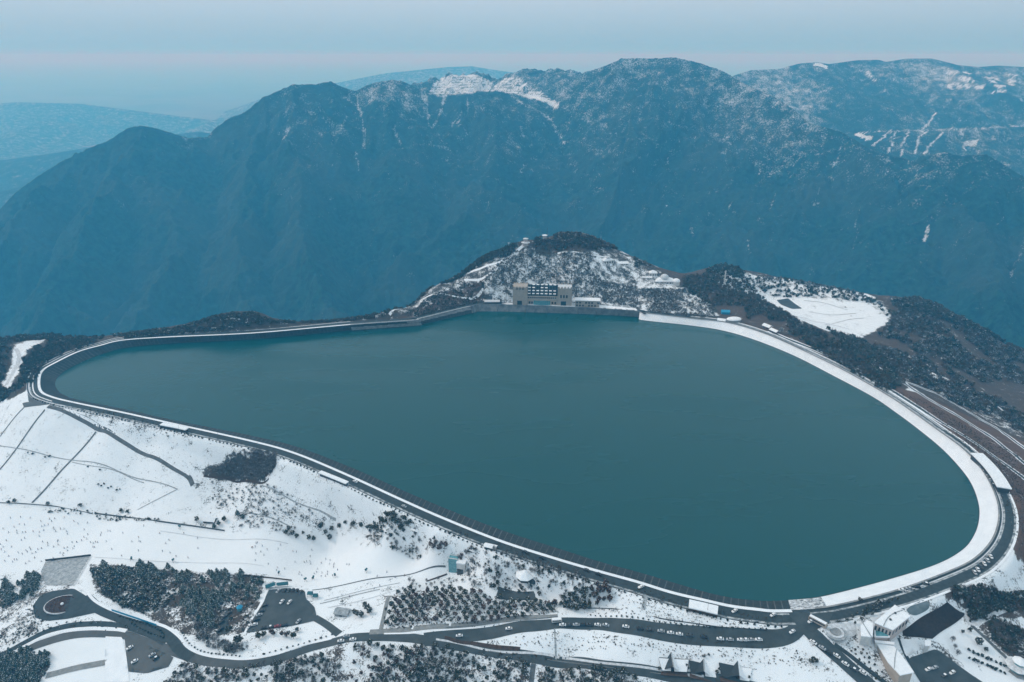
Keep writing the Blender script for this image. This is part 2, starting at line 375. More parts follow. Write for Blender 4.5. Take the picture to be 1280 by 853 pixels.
# near left: dam face and piste
cover([(0,500),(50,495),(160,520),(320,555),(430,598),(560,655),(545,690),(400,665),(250,655),(-300,640),(-300,520)], 0.735, 0.15)
cover([(75,505),(140,515),(205,535),(190,552),(120,530)], 0.66, 0.15)
cover([(238,600),(258,594),(340,606),(430,640),(500,662),(420,664),(330,650),(250,630)], 0.62, 0.1)
cover([(250,596),(262,583),(290,570),(320,565),(346,570),(345,585),(325,604),(290,601)], 0.25, 0.3)
cover([(-300,640),(60,640),(150,648),(280,668),(420,668),(540,688),(555,712),(400,735),(330,717),(120,703),(50,712),(-300,740)], 0.93, 0.2)
cover([(480,640),(560,655),(630,680),(580,700),(480,690),(400,668),(420,655)], 0.66, 0.2)
cover([(560,650),(760,722),(860,745),(990,770),(980,785),(700,772),(690,735),(600,735),(560,705)], 0.70, 0.25)
cover([(600,800),(700,785),(860,795),(1000,800),(1060,845),(1000,850),(850,840)], 0.72, 0.15)
cover([(110,705),(330,720),(320,790),(250,800),(200,780),(120,740)], 0.40, 0.3)
cover([(0,740),(60,700),(110,700),(90,735),(50,790),(0,810)], 0.55, 0.3)
cover([(400,800),(540,805),(700,830),(820,853),(300,853)], 0.56, 0.35)
cover([(225,830),(400,812),(440,853),(200,853)], 0.55, 0.35)
cover([(480,740),(560,735),(700,745),(700,775),(560,785),(470,790)], 0.66, 0.6)
cover([(40,795),(130,790),(200,810),(130,853),(40,853)], 0.86, 0.15)
cover([(0,815),(40,810),(65,830),(50,853),(-60,853),(-60,820)], 0.30, 0.3)
cover([(1000,770),(1060,750),(1190,725),(1260,730),(1300,745),(1300,900),(1080,900),(1000,790)], 0.62, 0.25)
cover([(1190,735),(1230,732),(1300,755),(1300,775),(1230,770),(1180,745)], 0.28, 0.5)
cover([(1225,765),(1300,795),(1300,835),(1262,825),(1225,790)], 0.36, 0.35)
cover([(1160,790),(1200,775),(1300,850),(1300,870),(1230,853)], 0.84, 0.25)

GM = np.where((d_par < 4.5) & ~in_par, np.minimum(GZ, ZC-3.5), GZ)      # kept clear of the lining under the crest road
GM = np.where((d_par < 6.5) & ~in_par & (GY > 690), np.minimum(GM, ZC-9), GM); GM = np.where(in_par & (GY > 600), -14.0, GM)
V = np.stack([GX, GY, GM], -1).reshape(-1, 3)
idx = np.arange(NU*NV).reshape(NV, NU)
F = np.stack([idx[:-1, :-1], idx[:-1, 1:], idx[1:, 1:], idx[1:, :-1]], -1).reshape(-1, 4)
deep = (in_wat[:-1, :-1] & in_wat[1:, 1:] & in_wat[:-1, 1:] & in_wat[1:, :-1]).reshape(-1)
me = np_mesh("ground", V, F, True)
ca = me.color_attributes.new("cover", 'FLOAT_COLOR', 'POINT')
from_blur = lambda a: (np.roll(a, 1, 0)+np.roll(a, -1, 0)+np.roll(a, 1, 1)+np.roll(a, -1, 1)+2*a)/6
ca.data.foreach_set("color", np.stack([from_blur(snow_c), from_blur(tone), fine, np.ones_like(fine)], -1).astype(np.float32).ravel())

def land_material(name, soilA, soilB, soilC, s1=0.9, s2=0.10, wid=0.10, bump=0.5, w1=0.5):
    m = bpy.data.materials.new(name); m.use_nodes = True; nt = m.node_tree; N = nt.nodes; L = nt.links
    b = N["Principled BSDF"]; b.inputs["Roughness"].default_value = 0.9; b.inputs["Specular IOR Level"].default_value = 0.15
    at_ = N.new("ShaderNodeAttribute"); at_.attribute_name = "cover"; sp = N.new("ShaderNodeSeparateColor"); L.new(at_.outputs["Color"], sp.inputs[0])
    g = N.new("ShaderNodeNewGeometry")
    def nz(sc, det, ro=0.6):
        n = N.new("ShaderNodeTexNoise"); n.inputs["Scale"].default_value = sc; n.inputs["Detail"].default_value = det; n.inputs["Roughness"].default_value = ro
        L.new(g.outputs["Position"], n.inputs["Vector"]); return n
    n1 = nz(s1, 4, 0.7); n2 = nz(s2, 4, 0.6); n3 = nz(s1*0.35, 3)
    def ma(op, a, b_):
        x = N.new("ShaderNodeMath"); x.operation = op
        for i, v in enumerate((a, b_)):
            if isinstance(v, (int, float)): x.inputs[i].default_value = v
            else: L.new(v, x.inputs[i])
        return x.outputs[0]
    nn = ma('ADD', ma('MULTIPLY', n1.outputs[0], w1), ma('MULTIPLY', n2.outputs[0], 1-w1))
    # threshold: bare where noise > cover-derived level
    lev = ma('ADD', ma('MULTIPLY', sp.outputs[0], 0.46), 0.27)
    df = ma('SUBTRACT', lev, nn)
    mr = N.new("ShaderNodeMapRange"); mr.inputs[1].default_value = -wid*0.35; mr.inputs[2].default_value = wid*0.35; L.new(df, mr.inputs[0])
    soil = N.new("ShaderNodeMix"); soil.data_type = 'RGBA'; soil.inputs[6].default_value = soilA+(1,); soil.inputs[7].default_value = soilB+(1,)
    sm = N.new("ShaderNodeMapRange"); sm.inputs[1].default_value = 0.35; sm.inputs[2].default_value = 0.65; L.new(n3.outputs[0], sm.inputs[0]); L.new(sm.outputs[0], soil.inputs[0])
    so2 = N.new("ShaderNodeMix"); so2.data_type = 'RGBA'; L.new(sp.outputs[1], so2.inputs[0]); L.new(soil.outputs[2], so2.inputs[6]); so2.inputs[7].default_value = soilC+(1,)
    sn = N.new("ShaderNodeMix"); sn.data_type = 'RGBA'; sn.inputs[6].default_value = SNOW+(1,); sn.inputs[7].default_value = (0.73, 0.77, 0.80, 1); L.new(n2.outputs[0], sn.inputs[0])
    fin = N.new("ShaderNodeMix"); fin.data_type = 'RGBA'; L.new(mr.outputs[0], fin.inputs[0]); L.new(so2.outputs[2], fin.inputs[6]); L.new(sn.outputs[2], fin.inputs[7])
    L.new(fin.outputs[2], b.inputs["Base Color"])
    bp = N.new("ShaderNodeBump"); bp.inputs["Strength"].default_value = 0.5; bp.inputs["Distance"].default_value = bump
    L.new(n1.outputs[0], bp.inputs["Height"]); L.new(bp.outputs[0], b.inputs["Normal"])
    return m
M['land'] = land_material('land', (0.050, 0.054, 0.050), (0.028, 0.036, 0.034), (0.125, 0.076, 0.056))
land = link_mesh("ground", me, M['land']); tag(land, kind='structure')

# ---------------------------------------------------------------- lake
wm = bpy.data.materials.new("lake_water"); wm.use_nodes = True
nt = wm.node_tree; b = nt.nodes["Principled BSDF"]
b.inputs["Base Color"].default_value = (0.001, 0.056, 0.058, 1); b.inputs["Roughness"].default_value = 0.22
b.inputs["IOR"].default_value = 1.33; b.inputs["Specular IOR Level"].default_value = 0.5
g = nt.nodes.new("ShaderNodeNewGeometry"); nz = nt.nodes.new("ShaderNodeTexNoise"); nz.inputs["Scale"].default_value = 0.35; nz.inputs["Detail"].default_value = 4
mp = nt.nodes.new("ShaderNodeMapping"); mp.inputs["Scale"].default_value = (0.5, 1.6, 1)
bp = nt.nodes.new("ShaderNodeBump"); bp.inputs["Strength"].default_value = 0.25; bp.inputs["Distance"].default_value = 0.25
n2 = nt.nodes.new("ShaderNodeTexNoise"); n2.inputs["Scale"].default_value = 0.012; n2.inputs["Detail"].default_value = 4
rr = nt.nodes.new("ShaderNodeMapRange"); rr.inputs[1].default_value = 0.3; rr.inputs[2].default_value = 0.7; rr.inputs[3].default_value = 0.10; rr.inputs[4].default_value = 0.38
nt.links.new(g.outputs["Position"], mp.inputs["Vector"]); nt.links.new(mp.outputs[0], nz.inputs["Vector"]); nt.links.new(mp.outputs[0], n2.inputs["Vector"])
nt.links.new(n2.outputs[0], rr.inputs[0]); nt.links.new(rr.outputs[0], b.inputs["Roughness"])
nt.links.new(nz.outputs[0], bp.inputs["Height"]); nt.links.new(bp.outputs[0], b.inputs["Normal"])
bm = bmesh.new()
wo = Wc.copy(); wo[:, :2] += POUT*1.0
bm.faces.new([bm.verts.new((p[0], p[1], 0)) for p in wo]); bmesh.ops.triangulate(bm, faces=bm.faces[:])
me = bpy.data.meshes.new("lake_water"); bm.to_mesh(me); bm.free()
water = link_mesh("lake_water", me, wm); tag(water, kind='structure')

def loft(name, lines, material, closed=False, sm=False):
    "sheet through equal-length lines of 3D points"
    A = np.stack(lines, 1); n, k = A.shape[:2]
    ix = np.arange(n*k).reshape(n, k)
    i2 = np.roll(ix, -1, 0) if closed else ix[1:]
    i1 = ix if closed else ix[:-1]
    Fq = np.stack([i1[:, :-1], i1[:, 1:], i2[:, 1:], i2[:, :-1]], -1).reshape(-1, 4)
    # face up
    p = A.reshape(-1, 3); nrm = np.cross(p[Fq[:, 1]]-p[Fq[:, 0]], p[Fq[:, 2]]-p[Fq[:, 0]]).sum(0)
    if nrm[2] < 0: Fq = Fq[:, ::-1]
    me = np_mesh(name, p, Fq, sm)
    return link_mesh(name, me, material)
def lift(P, dz): Q = P.copy(); Q[:, 2] += dz; return Q
# lining of the bank: bare stone on the near and left sides, snow on the right
def lining_material(name, c1, c2, joint, snowmix):
    m = mat(name, c1, 0.9, 0.2, scale=0.45, color2=c2, bump=0.2)
    return m
M['lining'] = mat('stone_lining', (0.044, 0.056, 0.058), 0.9, 0.2, scale=0.4, color2=(0.022, 0.031, 0.033), bump=0.3)
M['streaky_bank'] = mat('streaky_bank', SNOW, 0.9, 0.2, scale=0.55, color2=(0.05, 0.06, 0.065))
Win = Wc.copy(); Win[:, :2] -= POUT*3.0; Win[:, 2] = -1.5*np.ones(NB)
def part_ring(a, b_):  # station range, wrapping
    i0, i1 = int(a*SUB), int(b_*SUB); return np.arange(i0, i1+1) % NB
for (a, b_, mt, nm) in [(20.7, 39.9, M['snow'], "snowy_bank"), (19.5, 20.7, M['streaky_bank'], "streaky_bank"), (39.9, 44.0, M['concrete'], "wall_face"), (44.0, 55.0, M['lining'], "stone_bank"), (55.0, 74.5, M['lining'], "stone_bank")]:
    ii = part_ring(a, b_)
    w, p, wi = Wc[ii], Pc[ii], Win[ii]
    mid = [w+(p-w)*t for t in (0, .12, .35, .6, .85, 1)]
    if nm == "wall_face": continue
    o = loft(nm, [wi]+mid, mt); tag(o, kind='structure')
# thin dark wet line under the snowy bank is the lining showing above the water
ii = part_ring(20.0, 39.9); w, p = Wc[ii], Pc[ii]
o = loft("wet_bank_edge", [lift(w+(p-w)*-0.03, 0.05), lift(w+(p-w)*0.03, 0.12)], M['lining']); tag(o, kind='structure')
# crest road all round
def ring(off0, off1, dz, name, mt, a=None, b_=None, nseg=3):
    ii = np.arange(NB) if a is None else part_ring(a, b_)
    L_ = []
    for s in np.linspace(0, 1, nseg):
        q = Pc[ii].copy(); o0 = off0 if np.ndim(off0) == 0 else off0[ii]; o1 = off1 if np.ndim(off1) == 0 else off1[ii]
        q[:, :2] += POUT[ii]*((o0+(o1-o0)*s)*np.ones(len(ii)))[:, None]; q[:, 2] = ZC+dz; L_.append(q)
    o = loft(name, L_, mt, closed=(a is None)); tag(o, kind='structure'); return o
ring(-0.2, RW, 0.10, "crest_road", M['asphalt'])
# ---------------------------------------------------------------- the far mountains
def ridge_line(pts, dist):
    xs = np.array([p[0] for p in pts], float); ys = np.array([p[1] for p in pts], float)
    dx = np.interp(xs, [d[0] for d in dist], [d[1] for d in dist])
    return at_dist(xs, ys, dx)
MAIN = [(-420,420),(-300,370),(-200,335),(-100,300),(0,262),(20,241),(50,219),(77,202),(111,186),(134,177),(158,161),(174,158),(190,159),(208,165),(235,173),(259,172),(269,161),(285,149),(306,141),
 (329,122),(353,112),(366,106),(396,106),(413,102),(430,110),(444,114),(467,104),(491,100),(507,103),(520,110),(535,117),(555,118),(575,117),(600,114),(618,113),(640,116),(662,122),(690,128),(705,112),(728,92),(756,83.5),(776,73.5),
 (796,73),(815,73.5),(842,72.3),(867,77),(892,85),(906,91),(928,104),(964,120),(992,138),(1010,154),(1050,165),(1079,183),(1107,194),(1143,201),(1165,194),(1179,191),(1201,195),(1233,194),(1258,208),(1280,222),(1340,255),(1440,300),(1560,350)]
MD = [(-420,2100),(0,2500),(180,2750),(400,3100),(600,3250),(800,3300),(906,3100),(1000,2750),(1100,2500),(1180,2350),(1280,2250),(1560,2000)]
BACK = [(505,122),(519,104),(541,99.6),(553,95),(568,92),(591,92),(604,97),(615,103),(622,103),(635,93),(662,87.5),(696,85.6),(712,86),(728,92),(745,98)]
main = ridge_line(MAIN, MD); back = ridge_line(BACK, [(500,3650),(600,3800),(745,3500)])
ridges = [(main, 0.72, 0.0), (back, 0.60, 0.0)]
rs = np.random.default_rng(5)
def spur(p0, ang, length, drop, wander=0.25, n=9):
    pts = [np.array(p0, float)]; a = ang
    for i in range(n):
        a += rs.normal(0, wander)*0.6; a = a+(ang-a)*0.25
        st = length/n; q = pts[-1]+np.array([math.sin(a)*st, -math.cos(a)*st, -drop/n*rs.uniform(0.45, 1.5)*(1.35-0.6*i/n)])
        pts.append(q)
    return np.array(pts)
spx = [-330,-230,-140,-60,20,95,174,240,320,366,413,450,491,535,570,610,655,690,735,780,830,870,906,950,1000,1050,1100,1143,1179,1220,1258,1320,1420,1500]
for i, sx in enumerate(spx):
    k = np.argmin([abs(m[0]-sx) for m in MAIN]); p = main[k].copy(); p[2] -= 8
    L_ = rs.uniform(1050, 1450); drop = (p[2]+470)*rs.uniform(0.85, 1.0)
    s = spur(p, rs.normal(-0.05, 0.30), L_, drop); ridges.append((s, rs.uniform(0.80, 1.02), 0))
    for j in range(4):
        q = s[rs.integers(2, 8)].copy(); q[2] -= 6
        ss = spur(q, rs.choice([-1, 1])*rs.uniform(0.55, 1.0), rs.uniform(250, 480), rs.uniform(170, 300), 0.2, 5); ridges.append((ss, rs.uniform(0.85, 1.1), 0))
# the two lower spurs that meet in a point below the saddle
pt = at_dist(618, 250, 2450)
for ex, ey, yy in [(395,420,1900),(800,390,1950)]:
    e = at_dist(ex, ey, yy); tt = np.linspace(0, 1, 8)[:, None]; s = pt*(1-tt)+e*tt; s[1:-1, :2] += rs.normal(0, 14, (6, 2)); ridges.append((s, 0.72, 0))
k = np.argmin([abs(m[0]-618) for m in MAIN]); tt = np.linspace(0, 1, 7)[:, None]; s = main[k]*(1-tt)+pt*tt; s[1:-1, 0] += rs.normal(0, 30, 5); s[1:-1, 2] += -25; ridges.append((s, 0.7, 0))

def ridge_field(X, Y, ridges, floor):
    wx = X+fbm(X/240, Y/240, 21, 4)*70+fbm(X/60, Y/60, 22, 3)*14; wy = Y+fbm(X/240, Y/240, 31, 4)*70+fbm(X/60, Y/60, 32, 3)*14
    Z = np.full(X.shape, -1e9)
    for n_, (pts, kk, pw) in enumerate(ridges):
        x, y = (X, Y) if n_ < 2 else (wx, wy)
        lo = pts[:, :2].min(0)-900; hi = pts[:, :2].max(0)+900
        m = (X > lo[0]) & (X < hi[0]) & (Y > lo[1]) & (Y < hi[1])
        if not m.any(): continue
        d, t = seg_dist(x[m], y[m], pts); zr = np.interp(t, np.arange(len(pts)), pts[:, 2])
        z = zr-kk*d*(0.80+0.35*np.exp(-d/160.0)); 
        if n_ == 0: z = np.where(d < 9, zr, z)
        Z[m] = np.maximum(Z[m], z)
    Z = np.maximum(Z, floor)
    return Z
def mountain_mesh(name, X, Y, Z, cov, mt):
    nv, nu = X.shape; ix = np.arange(nu*nv).reshape(nv, nu)
    Fq = np.stack([ix[:-1, :-1], ix[:-1, 1:], ix[1:, 1:], ix[1:, :-1]], -1).reshape(-1, 4)
    me = np_mesh(name, np.stack([X, Y, Z], -1).reshape(-1, 3), Fq, True)
    c = me.color_attributes.new("cover", 'FLOAT_COLOR', 'POINT'); c.data.foreach_set("color", np.concatenate([cov, np.ones(cov.shape[:2]+(1,))], -1).astype(np.float32).ravel())
    o = link_mesh(name, me, mt); tag(o, kind='structure'); return o
M['far_land'] = land_material('far_forest', (0.013, 0.055, 0.046), (0.002, 0.010, 0.012), (0.034, 0.052, 0.048), s1=0.17, s2=0.022, wid=0.30, bump=14.0, w1=0.6)
mu = np.linspace(-1.05, 1.05, 940); mv = np.exp(np.linspace(math.log(1500), math.log(4300), 600))
mX, mY = np.meshgrid(mu, mv); mX = mX*mY
mZ = ridge_field(mX, mY, ridges, -540)
dm, _ = seg_dist(mX, mY, main)
mZ = mZ+fbm(mX/120, mY/120, 41, 6, 0.55)*22*smooth(15, 200, dm)+(ridged(mX/90, mY/160, 44, 4)-0.6)*58*smooth(10, 160, dm)+fbm(mX/24, mY/24, 47, 3)*8*smooth(4, 40, dm)+fbm(mX/18, mY/18, 49, 2)*2.6+(vnoise(mX/7, mY/7, 55)-.5)*3.2+(ridged(mX/42, mY/70, 57, 3)-0.6)*12*smooth(10, 120, dm)
def paint_far(X, Y, Z, base):
    px, py = to_px(np.stack([X, Y, Z], -1)); c = np.zeros(X.shape+(3,)); c[..., 0] = base; return px, py, c
hgt = smooth(-350, 320, mZ)
px, py, cov = paint_far(mX, mY, mZ, 0.02+0.22*hgt+0.26*fbm(mX/260, mY/260, 61, 4)*hgt)
right = smooth(500, 900, px); cov[..., 0] += right*0.05*hgt; cov[..., 0] -= smooth(520, 250, px)*0.06
cov[..., 1] = np.clip(0.3+fbm(mX/150, mY/150, 71, 3)*0.8, 0, 1)*0.8
front = py > 0
def streak(pts, w, s, add=False):
    d, t = seg_dist(px+fbm(mX/60, mY/60, 77, 3)*3.0, py, pts); m = (d < w*(0.6+0.8*vnoise(mX/30, mY/30, 5))); cov[..., 0][m] = s
def blob(poly, s):
    m = inpoly(px, py, poly); cov[..., 0][m] = (s+0.16*np.sign(np.sin(mZ/11*6.283+fbm(mX/90, mY/90, 88, 2)*3)))[m]
blob([(535,118),(541,106),(552,97),(568,93),(592,93),(602,96),(616,104),(612,113),(580,118),(550,122)], 0.62)
blob([(612,113),(622,104),(634,96),(650,99),(664,108),(680,118),(697,130),(690,134),(672,124),(640,117)], 0.55)
for st in [[(531,115),(533,135),(537,158)],[(556,123),(549,143),(540,160)],[(444,116),(450,140),(456,170),(455,185)],[(527,110),(531,140)],[(648,125),(690,150),(705,180)]]: streak(st, 1.3, 0.42)
for st in [[(690,128),(697,133)],[(655,120),(680,124),(697,134)]]: streak(st, 1.8, 0.8)
for i in range(70):
    x0 = rs.uniform(340, 1270); y0 = rs.uniform(120, 300) if x0 > 620 else rs.uniform(110, 200)
    ln = rs.uniform(4, 26); a = rs.normal(0.1, 0.4)
    streak([(x0, y0), (x0-math.sin(a)*ln*0.5, y0+ln*0.6), (x0-math.sin(a)*ln, y0+ln)], rs.uniform(0.5, 1.2), rs.uniform(0.24, 0.40))
streak([(1265,345),(1274,322),(1282,300)], 2.2, 0.26); streak([(1160,290),(1155,300),(1162,285)], 2.5, .5)
mountain_mesh("mountains", mX, mY, mZ, cov, M['far_land'])

# the second range on the right
R2 = [(860,150),(900,112),(917,95),(939,88),(974,86.5),(1000,79.5),(1021,78),(1036,80.5),(1072,75.5),(1097,75),(1108,77.7),(1133,73.5),(1165,73.4),(1197,81.6),(1222,84),(1248,82.3),(1280,84),(1330,80),(1420,90),(1560,110)]
r2 = ridge_line(R2, [(860,4000),(1100,4350),(1560,4500)])
rid2 = [(r2, 0.55, 0), (r2, 0.55, 0)]
for sx in [917,960,1021,1060,1097,1133,1165,1222,1260,1310,1380,1460]:
    kx = np.argmin([abs(m[0]-sx) for m in R2]); p = r2[kx].copy(); p[2] -= 10
    s = spur(p, rs.normal(0, .3), rs.uniform(1000, 1300), rs.uniform(430, 600)); rid2.append((s, rs.uniform(.68, .85), 0))
    for j in range(3):
        q = s[rs.integers(2, 8)].copy(); ss = spur(q, rs.choice([-1, 1])*rs.uniform(.5, 1), rs.uniform(300, 600), rs.uniform(180, 320), .2, 5); rid2.append((ss, rs.uniform(.75, .95), 0))
s = np.array([at_dist(1285,158,3500), at_dist(1230,160,3400), at_dist(1180,163,3300), at_dist(1130,170,3220), at_dist(1080,178,3150)]); rid2.append((s, 0.6, 0))
au = np.linspace(0.15, 1.2, 330); av = np.exp(np.linspace(math.log(2750), math.log(5300), 270))
aX, aY = np.meshgrid(au, av); aX = aX*aY
aZ = ridge_field(aX, aY, rid2, -560); da, _ = seg_dist(aX, aY, r2)
aZ = aZ+fbm(aX/200, aY/200, 141, 6, .55)*30*smooth(20, 260, da)+fbm(aX/40, aY/40, 147, 3)*7*smooth(6, 60, da)+(ridged(aX/110, aY/190, 149, 4)-0.6)*50*smooth(10, 160, da)
hgt = smooth(-350, 330, aZ); mX, mY = aX, aY
px, py, cov = paint_far(aX, aY, aZ, 0.10+0.22*hgt+0.22*fbm(aX/300, aY/300, 161, 4)); cov[..., 1] = 0.4
for st in [[(1113,164),(1104,172),(1092,182)],[(1117,166),(1116,180),(1111,190)],[(1137,165),(1131,176),(1126,195)],[(1158,163),(1150,172),(1144,192)],[(1178,164),(1168,176),(1155,193)],[(1200,165),(1203,175),(1208,188)],[(1168,142),(1158,158),(1150,165)]]: streak(st, 1.3, 0.62)
streak([(1072,166),(1110,164),(1200,162),(1290,157)], 0.8, 0.5); streak([(1072,168),(1088,174)], 2.2, 0.8); streak([(1208,180),(1220,178)], 3, .7); streak([(1018,80),(1032,84)], 1.6, .85); streak([(1085,90),(1093,100)], 2.0, .6)
for i in range(26):
    x0 = rs.uniform(1180, 1265); y0 = rs.uniform(90, 115); streak([(x0, y0), (x0+rs.uniform(5, 14), y0+rs.uniform(-1, 4))], 1.0, .72)
mountain_mesh("far_mountains", aX, aY, aZ, cov, M['far_land'])

# hazy ridges at the far left and behind the saddle
def simple_ridge(pts, Y, seed, name, depth=1600, k=0.42, cv=.16):
    r = ridge_line(pts, [(-900, Y), (2200, Y)]); rid = [(r, k, 0), (r, k, 0)]
    for i in range(1, len(r)-1, 2):
        s = spur(r[i]-np.array([0, 0, 10]), rs.normal(0, .35), depth*0.8, 300+0*r[i][2]); rid.append((s, k, 0))
    x0, x1 = r[:, 0].min(), r[:, 0].max(); X, Y_ = np.meshgrid(np.linspace(x0, x1, 150), np.linspace(Y-depth, Y+500, 70))
    Z = ridge_field(X, Y_, rid, -590); d, _ = seg_dist(X, Y_, r); Z = Z+fbm(X/220, Y_/220, seed, 5)*26*smooth(10, 250, d)
    cov = np.zeros(X.shape+(3,)); cov[..., 0] = cv; mountain_mesh(name, X, Y_, Z, cov, M['far_land'])
simple_ridge([(-500,290),(-350,262),(-200,255),(-100,262),(0,240),(40,231),(70,222),(110,205),(160,200),(240,230),(330,260)], 4000, 201, "haze_hills", 1500)
simple_ridge([(-500,225),(-300,205),(-150,198),(0,200),(60,192),(110,184),(180,176),(228,166),(250,164),(280,168),(330,178),(420,200)], 5200, 202, "haze_hills", 1700)
simple_ridge([(-600,170),(-350,142),(-200,150),(-60,134),(20,128),(100,130),(180,140),(260,150),(360,158),(460,165)], 9000, 203, "haze_hills", 2600, .42, .26)
simple_ridge([(280,140),(360,112),(420,104),(480,92),(520,88),(560,84),(590,83),(620,88),(680,96),(760,110)], 9500, 204, "haze_hills", 2600, .42, .30)
# valley floor out to the horizon
V = np.array([(-150000, -2000, -600), (150000, -2000, -600), (150000, 150000, -600), (-150000, 150000, -600)], float)
me = np_mesh("valley_floor", V, np.array([[0, 1, 2, 3]])); o = link_mesh("valley_floor", me, mat('valley', (0.20, 0.175, 0.165), .95, .1, scale=0.0006, color2=(0.10, 0.10, 0.10))); tag(o, kind='structure')

# ---------------------------------------------------------------- the air
def box_mesh(name, x0, x1, y0, y1, z0, z1):
    V = [(x, y, z) for z in (z0, z1) for y in (y0, y1) for x in (x0, x1)]
    Fq = [(0, 2, 3, 1), (4, 5, 7, 6), (0, 1, 5, 4), (2, 6, 7, 3), (0, 4, 6, 2), (1, 3, 7, 5)]
    return np_mesh(name, V, Fq)
hm = bpy.data.materials.new("haze_air"); hm.use_nodes = True; nt = hm.node_tree; nt.nodes.clear()
ou = nt.nodes.new("ShaderNodeOutputMaterial"); pv = nt.nodes.new("ShaderNodeVolumePrincipled")
pv.inputs["Color"].default_value = HAZE_COLOR+(1,); pv.inputs["Density"].default_value = HAZE_DENSITY; pv.inputs["Absorption Color"].default_value = (0.974, 0.87, 0.87, 1); pv.inputs["Anisotropy"].default_value = 0.1
nt.links.new(pv.outputs[0], ou.inputs["Volume"])
hz = link_mesh("haze", box_mesh("haze", -150500, 150500, -2500, 150500, -601.5, 520), hm); tag(hz, kind='stuff')
# ---------------------------------------------------------------- roads, paths and paved ground laid on the land
_layer = [0]
def strip(name, px, width, mt, dz=None, nseg=4, step=3.0, world=False, kind='structure', smooth_n=5):
    P = np.array(px, float) if world else on_ground([p[0] for p in px], [p[1] for p in px])
    P = catmull(P, smooth_n) if len(P) > 2 else P
    P = resample(P, step); n = normals2(P)
    _layer[0] += 1; d = (0.16+0.006*(_layer[0] % 20)) if dz is None else dz
    lines = []
    for s in np.linspace(-0.5, 0.5, nseg+1):
        q = P.copy(); q[:, :2] += n*width*s; q[:, 2] = ground(q[:, 0], q[:, 1])+d; lines.append(q)
    o = loft(name, lines, mt); tag(o, kind=kind); return o
def offset_px(px, off):
    P = on_ground([p[0] for p in px], [p[1] for p in px]); P = resample(catmull(P, 5), 4.0)
    n = normals2(P); Q = P.copy(); Q[:, :2] += n*off; Q[:, 2] = ground(Q[:, 0], Q[:, 1]); return Q
def sheet(name, px, mt, dz=None, step=3.0, world=False, curved=False):
    P = np.array(px, float) if world else on_ground([p[0] for p in px], [p[1] for p in px])
    if curved: P = catmull(P, 5, True)
    B = resample(P, step, True)
    lo, hi = B[:, :2].min(0), B[:, :2].max(0)
    gx, gy = np.meshgrid(np.arange(lo[0], hi[0], step)+0.37, np.arange(lo[1], hi[1], step)+0.41)
    m = inpoly(gx, gy, B[:, :2]); d, _ = seg_dist(gx, gy, np.vstack([B, B[:1]])); m &= d > step*0.4
    pts = np.vstack([B[:, :2], np.stack([gx[m], gy[m]], 1)]); nb = len(B)
    co, ed, fa, *_ = delaunay_2d_cdt([Vector(p) for p in pts], [(i, (i+1) % nb) for i in range(nb)], [], 0, 1e-4)
    co = np.array([(c[0], c[1]) for c in co])
    tri = [f for f in fa if len(f) == 3]
    c3 = co[np.array(tri)].mean(1); ok = inpoly(c3[:, 0], c3[:, 1], B[:, :2]); tri = np.array(tri)[ok]
    _layer[0] += 1; dd = (0.17+0.006*(_layer[0] % 20)) if dz is None else dz
    Vv = np.column_stack([co, ground(co[:, 0], co[:, 1])+dd])
    a = Vv[tri[:, 0]]; nz_ = np.cross(Vv[tri[:, 1]]-a, Vv[tri[:, 2]]-a)[:, 2]; tri[nz_ < 0] = tri[nz_ < 0][:, ::-1]
    o = link_mesh(name, np_mesh(name, Vv, tri), mt); tag(o, kind='structure'); return o

# crest: snowy walk along the parapet, snowy verges
ring(-0.5, 2.3, 0.45, "snowy_walk", M['snow'], 44.0, len(BANK))
ring(-0.5, 1.9, 0.45, "snowy_walk", M['snow'], 0.0, 19.6)
ring(RW, RW+1.4, 0.22, "snowy_verge", M['thin_snow'], 47.0, 60.0)
ring(RW-4.4, RW-3.4, 0.16, "snowy_verge", M['snow'], 50.0, 57.4)
ring(RW-1.2, RW+1.0, 0.22, "snowy_verge", M['thin_snow'], 0.0, 3.0)
ring(-0.8, 0.4, 0.7, "parapet_kerb", M['concrete'], 20.2, 39.6)
ring(1.6, 2.3, 0.16, "snowy_verge", M['thin_snow'], 22, 35)
ring(RW-0.9, RW+0.6, 0.2, "snowy_verge", M['snow'], 21.0, 38.0)
M['slushy_edge'] = mat('slushy_edge', (0.50, 0.53, 0.55), 0.85, 0.2, scale=0.30, color2=(0.05, 0.065, 0.07))
ring(RW-2.2, RW-0.6, 0.14, "slushy_edge", M['slushy_edge'], 0.5, 37.0)
ring(2.4, 3.6, 0.14, "slushy_edge", M['slushy_edge'], 19.0, 37.0)
ring(RW*0.62, RW*0.62+0.9, 0.18, "snowy_verge", M['thin_snow'], 31.0, 38.0)
LOWER = [(-30,840),(0,829),(40.6,809),(81,796),(114,791.7),(154,793.7),(179,802),(203,810),(233,820),(260,827),(301,831),(334,827),(362,819),(392,809),(423,801),(450,796.5),(480,796),(511,797.5),(541,802),(602,813),(663,821.5),(720,828.5),(761,834),(822,842),(883,849),(925,856),(960,864)]
strip("road", LOWER, 5.8, M['wet_asphalt'])
UPLEFT = [(-30,832),(0,820),(32,803),(57,790.7),(85,783),(114,780.5),(142,781.8),(165,786),(190,795),(207,804)]
strip("road", UPLEFT, 4.2, M['asphalt'])
strip("snowy_verge", [(0,824.5),(33,807),(58,795),(85,788.5),(114,786),(145,787),(158,789)], 2.6, M['snow'])
BRANCH = [(530,800),(582,794),(633,786),(683,780),(741,780),(781,783),(842,792),(903,797),(955,799),(980,796),(995,788),(1002,776)]
strip("road", BRANCH, 8.8, M['wet_asphalt'])
